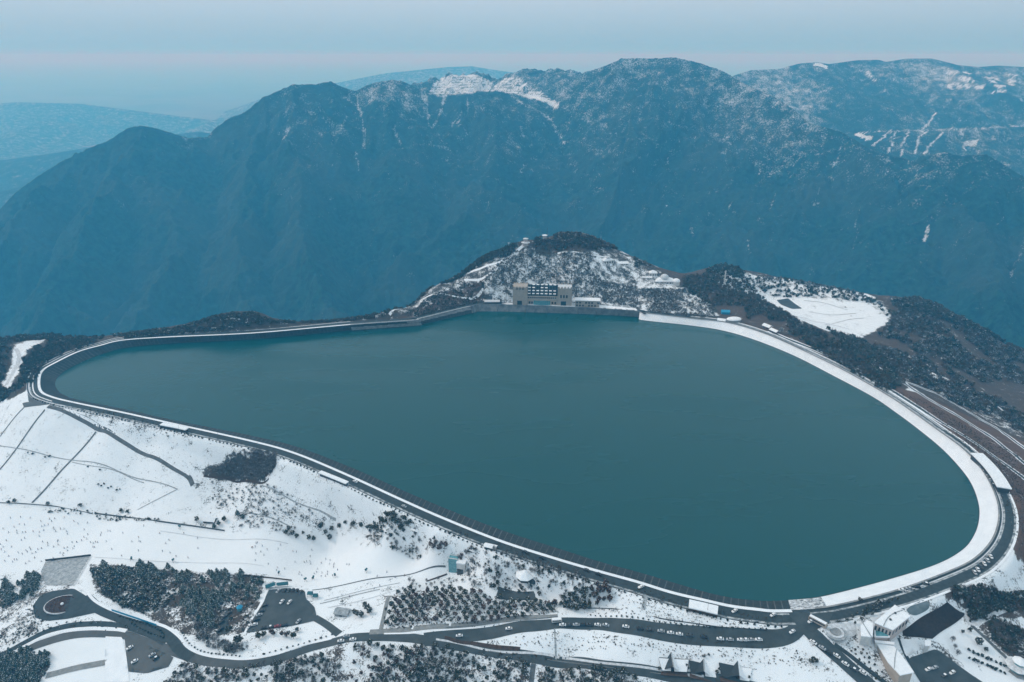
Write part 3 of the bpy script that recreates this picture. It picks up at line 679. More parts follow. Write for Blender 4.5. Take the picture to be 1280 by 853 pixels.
strip("terrace_road", [(462,790.5),(510,787),(561,783),(622,776),(697,770.5)], 3.6, M['paving'])
strip("snowy_verge", [(480,792.5),(530,790.5),(580,786),(633,779),(690,773.5)], 1.0, M['snow'])
strip("snowy_verge", [(545,799.5),(580,806),(640,816),(700,822.5),(760,830),(830,839),(880,845.5)], 1.2, M['thin_snow'])
strip("grass_verge", [(556,797),(575,803),(600,806),(650,812)], 2.2, M['brown_soil'])
strip("road", [(995,762),(1003,776),(1012,789),(1030,806),(1046,820),(1065,837),(1083,853),(1100,868)], 9.5, M['wet_asphalt'])
strip("road", [(1043,806),(1060,818),(1080,834),(1105,853),(1125,868)], 3.2, M['asphalt'])
sheet("junction", [(985,766),(1010,768),(1042,765),(1036,780),(1012,792),(998,786)], M['wet_asphalt'])
strip("dam_road", [(60,508),(77.7,512.8),(95,520),(113,529),(130,538),(145,546.5),(165,559),(190,570),(215,584),(235,596),(241,607)], 3.6, M['dark_concrete'])
strip("snowy_verge", [(80,511.5),(97,518.5),(115,527.5),(131,535.5),(147,544),(167,556.5),(192,568),(217,582),(237,594)], 1.4, M['snow'])
sheet("dam_landing", [(34,488),(36,503),(28,504.5),(30,510),(50,507.5),(61,506),(57,500.5),(41,493)], M['dark_concrete'], step=1.5)
for px_, w_ in [([(30,510),(0,546),(-30,582)],1.6),([(56,512.5),(0,587),(-20,613)],1.7),([(120,540),(104,560),(85,580),(72,594),(40,629)],1.8)]:
    strip("drain", px_, w_, M['dark_concrete'], smooth_n=3)
for px_, w_ in [([(-20,554),(20,561),(90,575.5),(155,592.5),(222,612)],0.7),([(222,612),(200,623),(172,637.5)],0.7),([(325,607),(365,626),(420,650)],0.7),([(300,641),(365,660)],0.7),([(90,578),(115,583),(150,591),(180,604)],0.6)]:
    strip("drain", px_, w_, M['slush'], smooth_n=3)
strip("drain", [(255,595.5),(290,600.5),(325,604.5),(336,599)], 1.3, M['brown_soil'], smooth_n=3)
# tow lift tracks on the piste
for px_, w_, m_ in [([(390,738),(470,723),(557,708.5)],0.9,'dark_concrete'),([(400,755),(440,745),(475,737)],0.8,'slush'),([(405,751),(440,742),(500,729)],0.5,'slush'),([(533,727),(559,718)],1.2,'brown_soil'),([(410,760),(470,746),(520,733)],0.5,'thin_snow'),
   ([(118,697),(180,701),(250,704),(330,708)],0.4,'thin_snow'),([(200,664),(290,675),(360,680)],0.4,'thin_snow')]:
    strip("lift_track", px_, w_, M[m_], smooth_n=4)
# round the flower bed and the car parks
sheet("turning_circle", [(41,758),(50,745),(64,739.5),(92,736),(107,745),(120,757),(128,765),(112,768),(85,774),(60,777),(44,773)], M['asphalt'])
RDOWN = [(106,746),(125,762),(160,776),(195,787.5),(214,798),(224,811),(240,822)]
strip("road", RDOWN, 7.2, M['asphalt'])
strip("snowy_verge", [(98,733),(107,738),(118,751),(140,763),(170,773),(205,783),(224,796),(236,810),(262,820),(301,824),(340,819),(380,806),(415,798)], 2.0, M['snow'])
sheet("bare_yard", [(57,703),(113,696),(92,732),(57,732),(51,715)], M['slush'])
strip("path", [(113,697),(103,714),(92,733)], 1.6, M['thin_snow'])
sheet("car_park", [(156,800),(180,806),(217,822),(211,834),(183,842.5),(160,840)], M['wet_asphalt'])
sheet("snow_field", [(132,796),(153,797),(158,820),(162,853),(131,853)], M['snow'])
strip("path", [(58,845),(95,835.5),(132,828.5)], 4.0, M['paving'])
sheet("car_park", [(336,738),(358,735.5),(381,739),(382.5,749),(393,759),(397,775.5),(362,783.5),(307,792),(317,773),(330,753)], M['wet_asphalt'])
strip("road", [(393,772),(408,781),(424,793)], 5.0, M['wet_asphalt'])
sheet("car_park", [(270,793),(284,773),(288,790),(279,794)], M['wet_asphalt'])
sheet("car_park", [(272,781),(285,761),(290,764),(279,786)], M['wet_asphalt'])
strip("snowy_verge", [(305,794),(315,775),(327,754),(334,738)], 2.2, M['snow'])
sheet("car_park", [(624,733.5),(669,739.5),(669,751),(619,748)], M['wet_asphalt'])
strip("path", [(476,788),(480,770),(484,752),(487,745)], 2.6, M['paving'])
strip("path", [(667,830),(664,853),(662,862)], 3.0, M['dark_concrete'])
strip("path", [(695,825),(694,800),(693,786)], 1.0, M['slush'])
strip("path", [(497,826),(520,842),(540,856)], 3.0, M['thin_snow'])
strip("path", [(804,762),(806,752),(807,745)], 2.4, M['slush'])
for px_ in [[(515,787),(524,765),(533,738)],[(562,783),(566,765),(570,742)],[(605,777),(607,763),(608,746)]]: strip("orchard_path", px_, 1.3, M['snow'])
# bottom right corner
M['ploughed'] = mat('ploughed', (0.045, 0.034, 0.030), 0.95, 0.1, scale=0.5, color2=(0.028, 0.022, 0.020), bump=0.3)
sheet("ploughed_plot", [(1184,753),(1208,767),(1165,799.5),(1129,796),(1127,790),(1156,769.5)], M['ploughed'])
sheet("car_park", [(1139,822),(1170,811.5),(1181,819),(1228,853),(1240,862),(1156,862),(1134,826)], M['wet_asphalt'])
M['pond'] = mat('pond', (0.05, 0.085, 0.095), 0.25, 0.5, scale=0.1, color2=(0.12, 0.16, 0.18))
sheet("pond", [(1133,763),(1146,754),(1156,750.5),(1162,758),(1156,765),(1143,770)], M['pond'], step=1.5, curved=True)
sheet("snow_court", [(1125,799),(1149,799.5),(1149,813),(1132,821.5)], M['snow'])
strip("path", [(1208,768),(1214,781),(1240,770),(1265,760)], 2.6, M['thin_snow'])
strip("path", [(1214,782),(1240,806),(1268,832)], 2.2, M['dark_concrete'])
strip("path", [(1203,755),(1200,742),(1206,730)], 2.2, M['thin_snow'])
strip("path", [(1155,853),(1147,840),(1137,828),(1129,812),(1124,798)], 2.4, M['asphalt'])
sheet("plaza", [(1030,788),(1040,778),(1056,780),(1068,778),(1072,792),(1060,800),(1048,806)], M['thin_snow'])
# terrace roads on the right, each grey between two snowy verges
T1 = [(962,414),(981,423),(1024,440),(1073,463),(1109,485),(1145,507.5),(1188,535),(1235,565.5),(1280,598),(1310,622)]
T2 = [(1129,478),(1155,496),(1188,515),(1233,543),(1280,579),(1310,604)]
T3 = [(1129,477),(1160,488),(1185,500.5),(1210,515),(1247,536.5),(1280,560),(1310,582)]
for T, w_ in ((T1, 4.2), (T2, 4.2), (T3, 3.2)):
    for sgn in (-1, 1):
        strip("snowy_verge", offset_px(T, sgn*(w_/2+0.9)), 2.1, M['snow'], world=True, smooth_n=1)
    strip("terrace_road", T, w_, M['asphalt'])
strip("path", [(1090,455),(1106,464),(1120,472),(1129,478)], 4.0, M['snow'])
strip("path", [(1228,490),(1240,502),(1252,512),(1262,522)], 3.0, M['snow'])
sheet("snow_pit", [(1160,468),(1166,466),(1173,471),(1168,474)], M['snow'])
# hill behind the hotel
STAIR = [(487,394),(509,379.5),(531,363.5),(554,351.5),(582,343),(614,331),(643,316.5),(655,307)]
strip("hill_stair", STAIR, 3.6, M['snow'])
strip("path", [(525,376),(562,369.5),(604,361)], 2.4, M['snow']); strip("path", [(580,350),(608,345.5),(622,336)], 2.6, M['snow'])
strip("path", [(697,317),(730,317),(760,322)], 2.2, M['snow']); strip("path", [(745,362),(770,368),(790,366)], 1.6, M['dark_concrete'])
sheet("hotel_terrace", [(612,381.5),(640,379.5),(722,379.5),(795,386),(797,390),(735,384.5),(612,383.2)], M['snow'], dz=0.5)
sheet("dark_pool", [(971,375.5),(985,373),(1003,386),(990,386.5),(976,381)], M['wet_asphalt'])
for px_ in [[(1005,376),(1030,379),(1060,388)],[(1010,390),(1040,394),(1070,392)],[(1000,398),(1030,404),(1062,412)],[(985,393),(1010,398)],[(1040,405),(1060,400),(1080,398)]]:
    strip("plateau_track", px_, 1.2, M['slush'])
strip("path", [(20,436),(24,447),(18,463),(8,482)], 4.0, M['thin_snow']); strip("path", [(20,436),(36,428),(55,426)], 4.0, M['snow'])
strip("path", [(275,400),(290,398.5),(300,399.5)], 1.5, M['snow'])

# joints of the stone lining
jm_V = []; jm_F = []
for ii in (part_ring(0.5, 19.4), part_ring(44.2, 54.9)):
    w = Wc[ii]; p = Pc[ii]; L_ = np.r_[0, np.cumsum(np.linalg.norm(np.diff(p[:, :2], axis=0), axis=1))]
    for s_ in np.arange(2, L_[-1], 4.5):
        a_ = np.array([np.interp(s_, L_, w[:, k_]) for k_ in range(3)]); b_ = np.array([np.interp(s_, L_, p[:, k_]) for k_ in range(3)])
        t_ = unit2 = (b_-a_)[:2]; t_ = np.array([-t_[1], t_[0]])/(np.linalg.norm(t_)+1e-9)*random.uniform(.15, .4); o_ = len(jm_V)
        up = np.array([0, 0, .07])
        for q, sg in ((a_, -1), (a_, 1), (b_, 1), (b_, -1)): jm_V.append(q+up+np.array([t_[0]*sg, t_[1]*sg, 0]))
        jm_F.append((o_, o_+1, o_+2, o_+3))
o = link_mesh("bank_joints", np_mesh("bank_joints", jm_V, jm_F), M['dark_concrete']); tag(o, kind='structure')
# concrete wall under the hotel and the grey apron beside it
def wall_thing(name, a, b_, label, mt):
    ii = part_ring(a, b_); w, p = lift(Wc[ii], -1.5), Pc[ii]
    top = p.copy(); top[:, 2] = ZC+0.9; back = top.copy(); back[:, :2] += POUT[ii]*0.8; base = back.copy(); base[:, 2] = ZC-1
    o = loft(name, [w, Wc[ii]+(p-Wc[ii])*0.5, p, top, back, base], mt); tag(o, label, 'wall')
    return o
M['wall_stain'] = mat('wall_stain', (0.20, 0.215, 0.22), 0.9, 0.2, scale=0.16, color2=(0.085, 0.10, 0.11))
hw = wall_thing("retaining_wall", 40.1, 44.0, "stained grey concrete wall rising from the water below the hotel", M['wall_stain'])
ap = wall_thing("retaining_wall", 44.05, 47.0, "pale sloping concrete apron left of the hotel wall at the water", M['concrete'])
for s_ in (40.9, 41.5, 42.2, 42.45, 42.8, 43.3, 43.55, 43.9):
    kx = int(s_*SUB) % NB; fr = s_*SUB-int(s_*SUB); p = Pc[kx]*(1-fr)+Pc[(kx+1) % NB]*fr; w = Wc[kx]*(1-fr)+Wc[(kx+1) % NB]*fr; n = POUT[kx]
    t_ = np.array([-n[1], n[0]])*1.0
    Vv = []
    for q, zz in ((w, -1.0), (p, ZC+0.5)):
        for sg, ou in ((-1, -0.5), (1, -0.5), (1, 0.3), (-1, 0.3)):
            Vv.append((q[0]+t_[0]*sg+n[0]*ou, q[1]+t_[1]*sg+n[1]*ou, zz))
    o = link_mesh("pilaster", np_mesh("pilaster", Vv, [(0,1,5,4),(1,2,6,5),(2,3,7,6),(3,0,4,7),(4,5,6,7)]), M['dark_concrete'], hw)
# ---------------------------------------------------------------- plants
def quads(C, A, B):
    "quads centred at C with half axes A and B"
    V = np.stack([C-A-B, C+A-B, C+A+B, C-A+B], 1).reshape(-1, 3); n = len(C)
    return V, np.arange(n*4).reshape(n, 4)
def unit(v): return v/(np.linalg.norm(v, axis=-1, keepdims=True)+1e-9)
def rand_axes(n, r, up=0.0):
    N = unit(r.normal(0, 1, (n, 3))+np.array([0, 0, up])); T = unit(np.cross(N, r.normal(0, 1, (n, 3)))); return T, np.cross(N, T)
def tube_np(pts, rad, k=5):
    pts = np.asarray(pts, float); V = []; Fq = []
    T = np.gradient(pts, axis=0); T = unit(T); up = np.array([0.3, 0.9, 0.1])
    for p, t, r_ in zip(pts, T, rad):
        a = unit(np.cross(t, up)); b_ = np.cross(t, a)
        for j in range(k): V.append(p+r_*(a*math.cos(2*math.pi*j/k)+b_*math.sin(2*math.pi*j/k)))
    for i in range(len(pts)-1):
        for j in range(k): Fq.append((i*k+j, i*k+(j+1) % k, (i+1)*k+(j+1) % k, (i+1)*k+j))
    return np.array(V), np.array(Fq)
def joinVF(parts):
    V = []; Fq = []; o = 0
    for v, f in parts: V.append(v); Fq.append(np.asarray(f)+o); o += len(v)
    return np.concatenate(V), np.concatenate(Fq)
# unit-height plants, as arrays
def conifer_crown(r, n=150, w=0.24):
    t = r.uniform(0.06, 1.0, n)**0.85; lobes = 1+0.25*np.sin(r.uniform(0, 6.28)+t*22)
    rad = w*(1.02-t)**0.8*r.uniform(0.35, 1.08, n)*lobes; a = r.uniform(0, 2*math.pi, n)
    C = np.stack([rad*np.cos(a), rad*np.sin(a), 0.10+0.90*t], 1)
    out = np.stack([np.cos(a), np.sin(a), -0.45+0*a], 1); side = np.stack([-np.sin(a), np.cos(a), r.normal(0, .35, n)], 1)
    s = (0.085*(1.1-t)+0.02)[:, None]
    return quads(C, unit(out)*s*1.2, unit(side)*s*0.75)
def round_crown(r, n=170, c=(0, 0, .6), e=(.36, .36, .36), size=0.075, lumps=7):
    L_ = unit(r.normal(0, 1, (lumps, 3)))*np.array([.62, .62, .55]); L_ = np.vstack([L_, [[0, 0, 0]]])
    k = r.integers(0, len(L_), n); d = unit(r.normal(0, 1, (n, 3)))*(r.uniform(.55, 1, n)**.6)[:, None]*r.uniform(.42, .62, n)[:, None]
    C = (L_[k]+d)*np.array(e)+np.array(c); T, B = rand_axes(n, r, 0.5); s = (size*r.uniform(.6, 1.3, n))[:, None]
    return quads(C, T*s, B*s*0.8)
def twig_crown(r, n=150, c=(0, 0, .62), e=(.34, .34, .36), w=0.007, ln=0.12):
    d = unit(r.normal(0, 1, (n, 3))+np.array([0, 0, .35])); rr = r.uniform(.15, 1, n)**.6
    C = d*rr[:, None]*np.array(e)+np.array(c); D = unit(d+np.array([0, 0, .5])+r.normal(0, .45, (n, 3)))
    S = unit(np.cross(D, r.normal(0, 1, (n, 3)))); s = r.uniform(.5, 1.2, n)[:, None]
    return quads(C, D*s*ln, S*w*(0.6+s))
def limbs(r, n=7, h0=.3, ln=.42, r0=.016):
    P_ = []
    for i in range(n):
        a = r.uniform(0, 6.28); t = h0+r.uniform(0, .35); el = r.uniform(.5, 1.1)
        d = np.array([math.cos(a)*math.cos(el), math.sin(a)*math.cos(el), math.sin(el)])
        pts = [np.array([0, 0, t])+d*ln*s*(1-.1*s)+np.array([0, 0, .05*s*s]) for s in (0, .5, 1)]
        P_.append(tube_np(pts, [r0, r0*.6, r0*.25], 3))
    return joinVF(P_)
def trunk(h, r0=.025): return tube_np([(0, 0, -.06), (0, 0, h*.5), (.01, .005, h)], [r0*1.2, r0*.8, r0*.3], 5)

M['pine'] = snow_top_mat('pine_needles', (0.018, 0.036, 0.025), (0.040, 0.058, 0.038), 0.10, 0.6)
M['evergreen'] = snow_top_mat('evergreen_leaves', (0.034, 0.040, 0.024), (0.072, 0.068, 0.042), 0.14, 0.5)
M['brown_leaves'] = snow_top_mat('brown_leaves', (0.060, 0.036, 0.026), (0.105, 0.062, 0.045), 0.12, 0.5)
M['twigs'] = snow_top_mat('grey_twigs', (0.085, 0.082, 0.080), (0.16, 0.155, 0.15), 0.22, 0.7)
M['frost_twigs'] = snow_top_mat('frosted_twigs', (0.10, 0.11, 0.115), (0.30, 0.32, 0.33), 0.42, 0.7)
M['bark'] = mat('bark', (0.055, 0.045, 0.038), .95, .1, scale=2, color2=(0.03, 0.026, 0.024))
M['hedge'] = snow_top_mat('hedge_leaves', (0.016, 0.028, 0.024), (0.034, 0.048, 0.038), 0.06, 1.5)
def proto_meshes(kind, nvar, seed):
    out = []
    for i in range(nvar):
        r = np.random.default_rng(seed+i)
        if kind == 'pine': cr = conifer_crown(r, 150, r.uniform(.20, .27)); tr = trunk(.9); mt = 'pine'
        elif kind == 'evergreen': cr = round_crown(r, 190); tr = joinVF([trunk(.6), limbs(r, 5, .2, .35)]); mt = 'evergreen'
        elif kind == 'brown': cr = round_crown(r, 170, e=(.34, .34, .40)); tr = joinVF([trunk(.6), limbs(r, 6, .2, .35)]); mt = 'brown_leaves'
        elif kind == 'bare': cr = twig_crown(r, 170); tr = joinVF([trunk(.75, .022), limbs(r, 9)]); mt = 'twigs'
        elif kind == 'frost': cr = twig_crown(r, 170, w=.012); tr = joinVF([trunk(.75, .022), limbs(r, 8)]); mt = 'frost_twigs'
        elif kind == 'shrub': cr = round_crown(r, 90, (0, 0, .46), (.62, .62, .5), .13, 5); tr = None; mt = 'hedge'
        cm = np_mesh(kind+"_crown", *cr); cm.materials.append(M[mt])
        tm = None
        if tr is not None: tm = np_mesh(kind+"_trunk", *tr); tm.materials.append(M['bark'])
        out.append((cm, tm))
    return out
PROTO = {k: proto_meshes(k, n, s) for k, n, s in (('pine', 6, 100), ('evergreen', 6, 200), ('brown', 4, 300), ('bare', 6, 400), ('frost', 4, 500), ('shrub', 6, 600))}
NAMES = {'pine': 'pine_tree', 'evergreen': 'evergreen_tree', 'brown': 'brown_tree', 'bare': 'bare_tree', 'frost': 'frosted_tree', 'shrub': 'shrub'}
COUNT = {}
def plant(kind, p, h, label, group, wide=1.0, cat=None, name=None):
    cm, tm = PROTO[kind][random.randrange(len(PROTO[kind]))]
    rz = random.uniform(0, 6.28); w = h*wide*random.uniform(.88, 1.12)
    COUNT[kind] = COUNT.get(kind, 0)+1
    if tm is None:
        o = bpy.data.objects.new(name or NAMES[kind], cm); COL.objects.link(o)
    else:
        o = bpy.data.objects.new(name or NAMES[kind], None); COL.objects.link(o)
        for nm, me_ in (("crown", cm), ("trunk", tm)):
            c = bpy.data.objects.new(nm, me_); COL.objects.link(c); c.parent = o
    o.location = (p[0], p[1], p[2]-0.05); o.rotation_euler = (0, 0, rz); o.scale = (w, w, h)
    return tag(o, label, cat or ('shrub' if kind == 'shrub' else 'tree'), group)
def scatter_px(poly, n, seed, mind=0.0):
    "random points of the land whose image lies in the traced outline, even per square metre"
    r = np.random.default_rng(seed); P = on_ground([q[0] for q in poly], [q[1] for q in poly]); lo, hi = P[:, :2].min(0), P[:, :2].max(0)
    out = []; tries = 0
    while len(out) < n and tries < 60:
        tries += 1
        c = r.uniform(lo, hi, (n*4, 2)); c = c[inpoly(c[:, 0], c[:, 1], P[:, :2])]
        for q in c:
            if len(out) >= n: break
            if mind > 0 and any((q[0]-o[0])**2+(q[1]-o[1])**2 < mind*mind for o in out): continue
            out.append(q)
    out = np.array(out if len(out) else [P[0, :2]]); return np.column_stack([out, ground(out[:, 0], out[:, 1])])
def grove(kind, poly, n, h, label, group, seed, mind=2.0, wide=1.0, name=None):
    for p in scatter_px(poly, n, seed, mind): plant(kind, p, random.uniform(*h), label, group, wide, None, name)
def at_list(kind, pts, h, label, group, wide=1.0):
    for px, py in pts: plant(kind, og(px, py), random.uniform(*h), label, group, wide)
# masses of trees nobody could count: one mesh each
def mass(name, poly, n, h, kinds, mats, seed, dens=None, mind=0):
    r = np.random.default_rng(seed); pts = scatter_px(poly, n, seed)
    pts = pts[clear_of_houses(pts)]
    if dens is not None: pts = pts[dens(pts, r)]
    var = []
    for kk, k in enumerate(kinds):
        for i in range(5):
            rr = np.random.default_rng(seed*31+i)
            if k == 'bush': v, f = round_crown(rr, 34, (0, 0, .5), (.55, .55, .5), .16, 5)
            elif k == 'cone': v, f = conifer_crown(rr, 34, .27)
            elif k == 'twig': v, f = twig_crown(rr, 44, (0, 0, .5), (.42, .42, .45), .020, .17)
            elif k == 'veil': v, f = twig_crown(rr, 30, (0, 0, .5), (.45, .45, .45), .05, .14)
            var.append((v, f, kk))
    Vs = []; Fs = []; Ms = []; o = 0
    pick = r.integers(0, len(var), len(pts)); hh = r.uniform(h[0], h[1], len(pts)); rz = r.uniform(0, 6.28, len(pts)); ww = r.uniform(.75, 1.2, len(pts))
    for i, p in enumerate(pts):
        v, f, mi = var[pick[i]]; c, s = math.cos(rz[i]), math.sin(rz[i]); w = hh[i]*ww[i]
        q = np.empty_like(v); q[:, 0] = (v[:, 0]*c-v[:, 1]*s)*w+p[0]; q[:, 1] = (v[:, 0]*s+v[:, 1]*c)*w+p[1]; q[:, 2] = v[:, 2]*hh[i]+p[2]-0.1*hh[i]
        Vs.append(q); Fs.append(f+o); Ms.append(np.full(len(f), mi)); o += len(v)
    me = np_mesh(name, np.concatenate(Vs), np.concatenate(Fs), mat_idx=np.concatenate(Ms))
    ob = link_mesh(name, me, [M[m] for m in mats]); tag(ob, kind='stuff'); return ob
M['wood_brown'] = snow_top_mat('winter_wood', (0.066, 0.052, 0.034), (0.105, 0.080, 0.054), 0.06, 0.12)
M['wood_green'] = snow_top_mat('winter_green', (0.030, 0.041, 0.029), (0.056, 0.060, 0.040), 0.10, 0.12)
M['wood_frost'] = snow_top_mat('frosted_wood', (0.075, 0.085, 0.088), (0.20, 0.215, 0.22), 0.42, 0.2)
M['dry_grass'] = mat('dry_grass', (0.11, 0.085, 0.06), .95, .1, scale=.4, color2=(0.06, 0.048, 0.036))

KEEP_CLEAR = [(746,312,792,336),(796,333,854,360),(646,296,668,312),(894,383,932,405),(949,402,984,421),(638,374,752,386),(604,376,630,384),(676,284,692,299)]
def clear_of_houses(P):
    x, y = to_px(P); m = np.ones(len(P), bool)
    for a, b_, c_, d_ in KEEP_CLEAR: m &= ~((x > a) & (x < c_) & (y > b_) & (y < d_+2))
    return m
# --- woods on the far side of the lake
mass("woods", [(0,424),(60,419),(132,421),(120,430),(60,452),(40,480),(0,505),(-60,520),(-60,424)], 1500, (2.5, 6), ['bush', 'twig'], ['wood_green', 'wood_brown'], 901,
     lambda p, r: ~inpoly(*to_px(p), [(14,428),(60,424),(60,432),(32,440),(26,470),(12,488),(0,488),(10,455)]))
mass("woods", [(140,421),(210,412),(290,393),(345,402),(372,404),(300,410),(215,419),(160,424)], 520, (2.5, 5.5), ['bush', 'twig'], ['wood_green', 'wood_brown'], 902)
mass("woods", [(478,394),(540,358),(600,322),(655,300),(640,318),(584,342),(531,362),(500,384)], 700, (2.5, 5), ['twig', 'bush'], ['wood_brown', 'wood_green'], 903)
mass("woods", [(505,394),(530,376),(580,355),(604,350),(606,376),(560,388),(520,397)], 900, (1.2, 2.6), ['twig', 'bush'], ['wood_brown', 'wood_green'], 904)
mass("woods", [(668,296),(700,293),(735,296),(775,310),(760,318),(700,314),(668,310)], 700, (3, 6), ['bush', 'twig'], ['wood_brown', 'wood_green'], 905)
mass("frosted_woods", [(606,352),(640,312),(700,318),(780,330),(830,350),(860,372),(850,390),(800,386),(740,376),(718,372),(640,365),(612,375)], 5200, (1.3, 3.6), ['veil', 'twig', 'veil'], ['wood_frost', 'wood_brown', 'wood_frost'], 906,
     lambda p, r: (fbm(p[:, 0]/30, p[:, 1]/30, 5, 3) > -0.35))
mass("woods", [(770,312),(800,326),(850,346),(900,333),(925,345),(960,378),(1000,403),(1050,432),(1095,464),(1120,485),(1108,492),(1050,458),(1000,424),(930,398),(905,398),(870,370),(800,342)], 3000, (2.5, 6), ['bush', 'twig', 'cone', 'twig', 'bush'], ['wood_green', 'wood_brown', 'pine', 'wood_brown', 'wood_brown'], 907,
     lambda p, r: ~inpoly(*to_px(p), [(938,394),(958,396),(972,418),(955,415),(938,402)]))
mass("frosted_woods", [(800,362),(850,360),(890,385),(930,400),(880,398),(810,392)], 500, (2.5, 5), ['veil', 'twig'], ['wood_frost', 'wood_brown'], 908)
mass("woods", [(885,340),(900,331),(925,338),(930,346),(900,345)], 160, (5, 9), ['bush', 'cone'], ['wood_green', 'pine'], 909)
mass("frosted_woods", [(905,342),(960,347),(1010,352),(1060,360),(1100,378),(1112,398),(1090,380),(1030,372),(950,366)], 480, (2.5, 5.5), ['veil', 'bush'], ['wood_frost', 'wood_green'], 910)
mass("woods", [(1100,372),(1142,371),(1182,391),(1222,408),(1300,440),(1300,550),(1255,535),(1200,508),(1130,474),(1085,430),(1116,400)], 4200, (3, 7), ['bush', 'twig', 'veil', 'twig'], ['wood_green', 'wood_brown', 'wood_frost', 'wood_brown'], 911,
     lambda p, r: fbm(p[:, 0]/45, p[:, 1]/45, 8, 3) > -0.06)
mass("woods", [(1225,408),(1300,395),(1300,440),(1240,420)], 300, (4, 8), ['bush', 'twig'], ['wood_green', 'wood_brown'], 912)
mass("dry_grass", [(1100,482),(1160,505),(1280,575),(1330,640),(1330,715),(1272,702),(1262,650),(1238,590),(1165,522)], 2600, (.5, 1.1), ['veil', 'bush'], ['dry_grass', 'wood_brown'], 913)

mass("woods", [(1035,412),(1075,424),(1098,440),(1132,478),(1118,488),(1092,466),(1058,442)], 700, (3, 6), ['bush', 'twig', 'cone'], ['wood_green', 'wood_brown', 'pine'], 914)
mass("woods", [(1140,372),(1180,386),(1222,405),(1230,418),(1180,402),(1130,386)], 500, (4, 8), ['bush', 'twig', 'cone'], ['wood_green', 'wood_brown', 'pine'], 915)
mass("woods", [(240,405),(290,391),(330,396),(345,402),(440,397),(480,391),(500,386),(480,397),(440,401),(372,404),(300,409)], 420, (2, 4.5), ['bush', 'twig'], ['wood_green', 'wood_brown'], 916)

mass("woods", [(1285,440),(1500,450),(1700,520),(1700,640),(1420,640),(1300,545)], 1500, (3, 7), ['bush', 'twig', 'veil', 'twig'], ['wood_green', 'wood_brown', 'wood_frost', 'wood_brown'], 917, lambda p, r: fbm(p[:, 0]/45, p[:, 1]/45, 8, 3) > -0.2)
# --- nearer plants, each a thing of its own
grove('pine', [(118,707),(200,709),(300,718),(325,729),(312,738),(230,728),(125,722)], 62, (4, 7.5), "dark pine along the top of the grove just below the piste", "pines at the top of the grove", 21, 2.6, 1.3)
grove('pine', [(222,738),(290,740),(284,760),(262,788),(240,776),(226,758)], 44, (4.5, 8), "dark pine in the right half of the grove by the narrow car park", "pines in the right of the grove", 20, 2.8, 1.3)
grove('evergreen', [(112,712),(150,712),(205,722),(208,758),(185,766),(150,757),(128,742)], 95, (2.6, 4.6), "dull green broad tree in the left half of the grove above the blue hoarding", "broad trees in the left of the grove", 22, 2.0, 1.35)
mass("scrub", [(112,712),(150,708),(208,720),(208,760),(185,768),(150,758),(128,742)], 420, (1.2, 3.0), ['bush', 'twig', 'bush'], ['wood_green', 'wood_brown', 'wood_green'], 962)
grove('pine', [(-10,742),(20,722),(48,716),(52,728),(40,745),(10,758),(-10,765)], 42, (4.5, 7), "dark pine in the clump at the left edge above the hedge rows", "pines at the left edge", 23, 2.2, 1.25)
grove('pine', [(-15,822),(30,812),(62,822),(66,832),(50,862),(-15,862)], 60, (4.5, 7.5), "dark pine in the bottom left corner clump below the double road", "pines in the bottom left corner", 24, 2.4, 1.3)
at_list('evergreen', [(11,630),(18,628),(60,632),(101,634),(152,640),(160,642)], (2.5, 4), "small dark tree on the fence line between dam face and piste", "trees along the fence under the dam", 1.3)
at_list('evergreen', [(246,652),(281,652),(274,657)], (4, 5.5), "round dark tree beside the small snowy hut at the foot of the dam", "round trees by the hut", 1.1)
at_list('pine', [(297,644),(304,648),(268,660)], (4, 6), "dark pine just right of the small snowy hut", "pines by the hut", 1.3)
at_list('evergreen', [(358,667),(366,669),(371,673),(362,664),(386,675),(379,668),(392,676)], (3, 5), "dark tree at the upper edge of the piste below the striped slope", "trees midway along the piste edge", 1.1)
at_list('evergreen', [(401,660),(432,656),(441,658),(407,668),(415,664),(424,660),(412,675)], (3.5, 5.5), "round dark tree in the row above the middle of the piste", "round trees above the piste", 1.15)
grove('evergreen', [(448,656),(500,648),(515,655),(500,668),(460,668)], 22, (3.5, 5.5), "dark leafy tree in the thicket at the upper right of the piste", "thicket above the piste", 27, 2.2, 1.1)
grove('bare', [(455,668),(515,662),(530,680),(470,684)], 24, (2.5, 4.5), "bare grey bush on the snow below the dark thicket", "bare bushes below the thicket", 28, 2.2)
at_list('brown', [(538,683),(545,681),(552,682),(541,686),(549,687),(556,684)], (3.5, 4.6), "dark twiggy bush in the rounded clump above the lift station", "rounded clump above the lift station", 1.35)
grove('bare', [(262,590),(290,571),(320,566),(346,571),(342,588),(325,601),(290,598)], 120, (3.5, 5.5), "bare brown-grey tree in the leaf-shaped copse on the snowy dam slope", "copse on the dam slope", 29, 1.8, 1.2)
grove('frost', [(262,602),(330,608),(380,628),(395,650),(330,645),(270,630)], 70, (2, 3.5), "thin frosted sapling on the white slope below the copse", "saplings on the dam slope", 30, 3)
mass("bushes", [(60,636),(115,638),(200,650),(195,655),(110,645),(60,641)], 90, (1, 2.2), ['bush', 'twig'], ['wood_green', 'wood_brown'], 931)
mass("bushes", [(295,640),(370,662),(360,672),(300,660)], 70, (1.2, 3), ['veil', 'twig'], ['wood_frost', 'wood_brown'], 932)
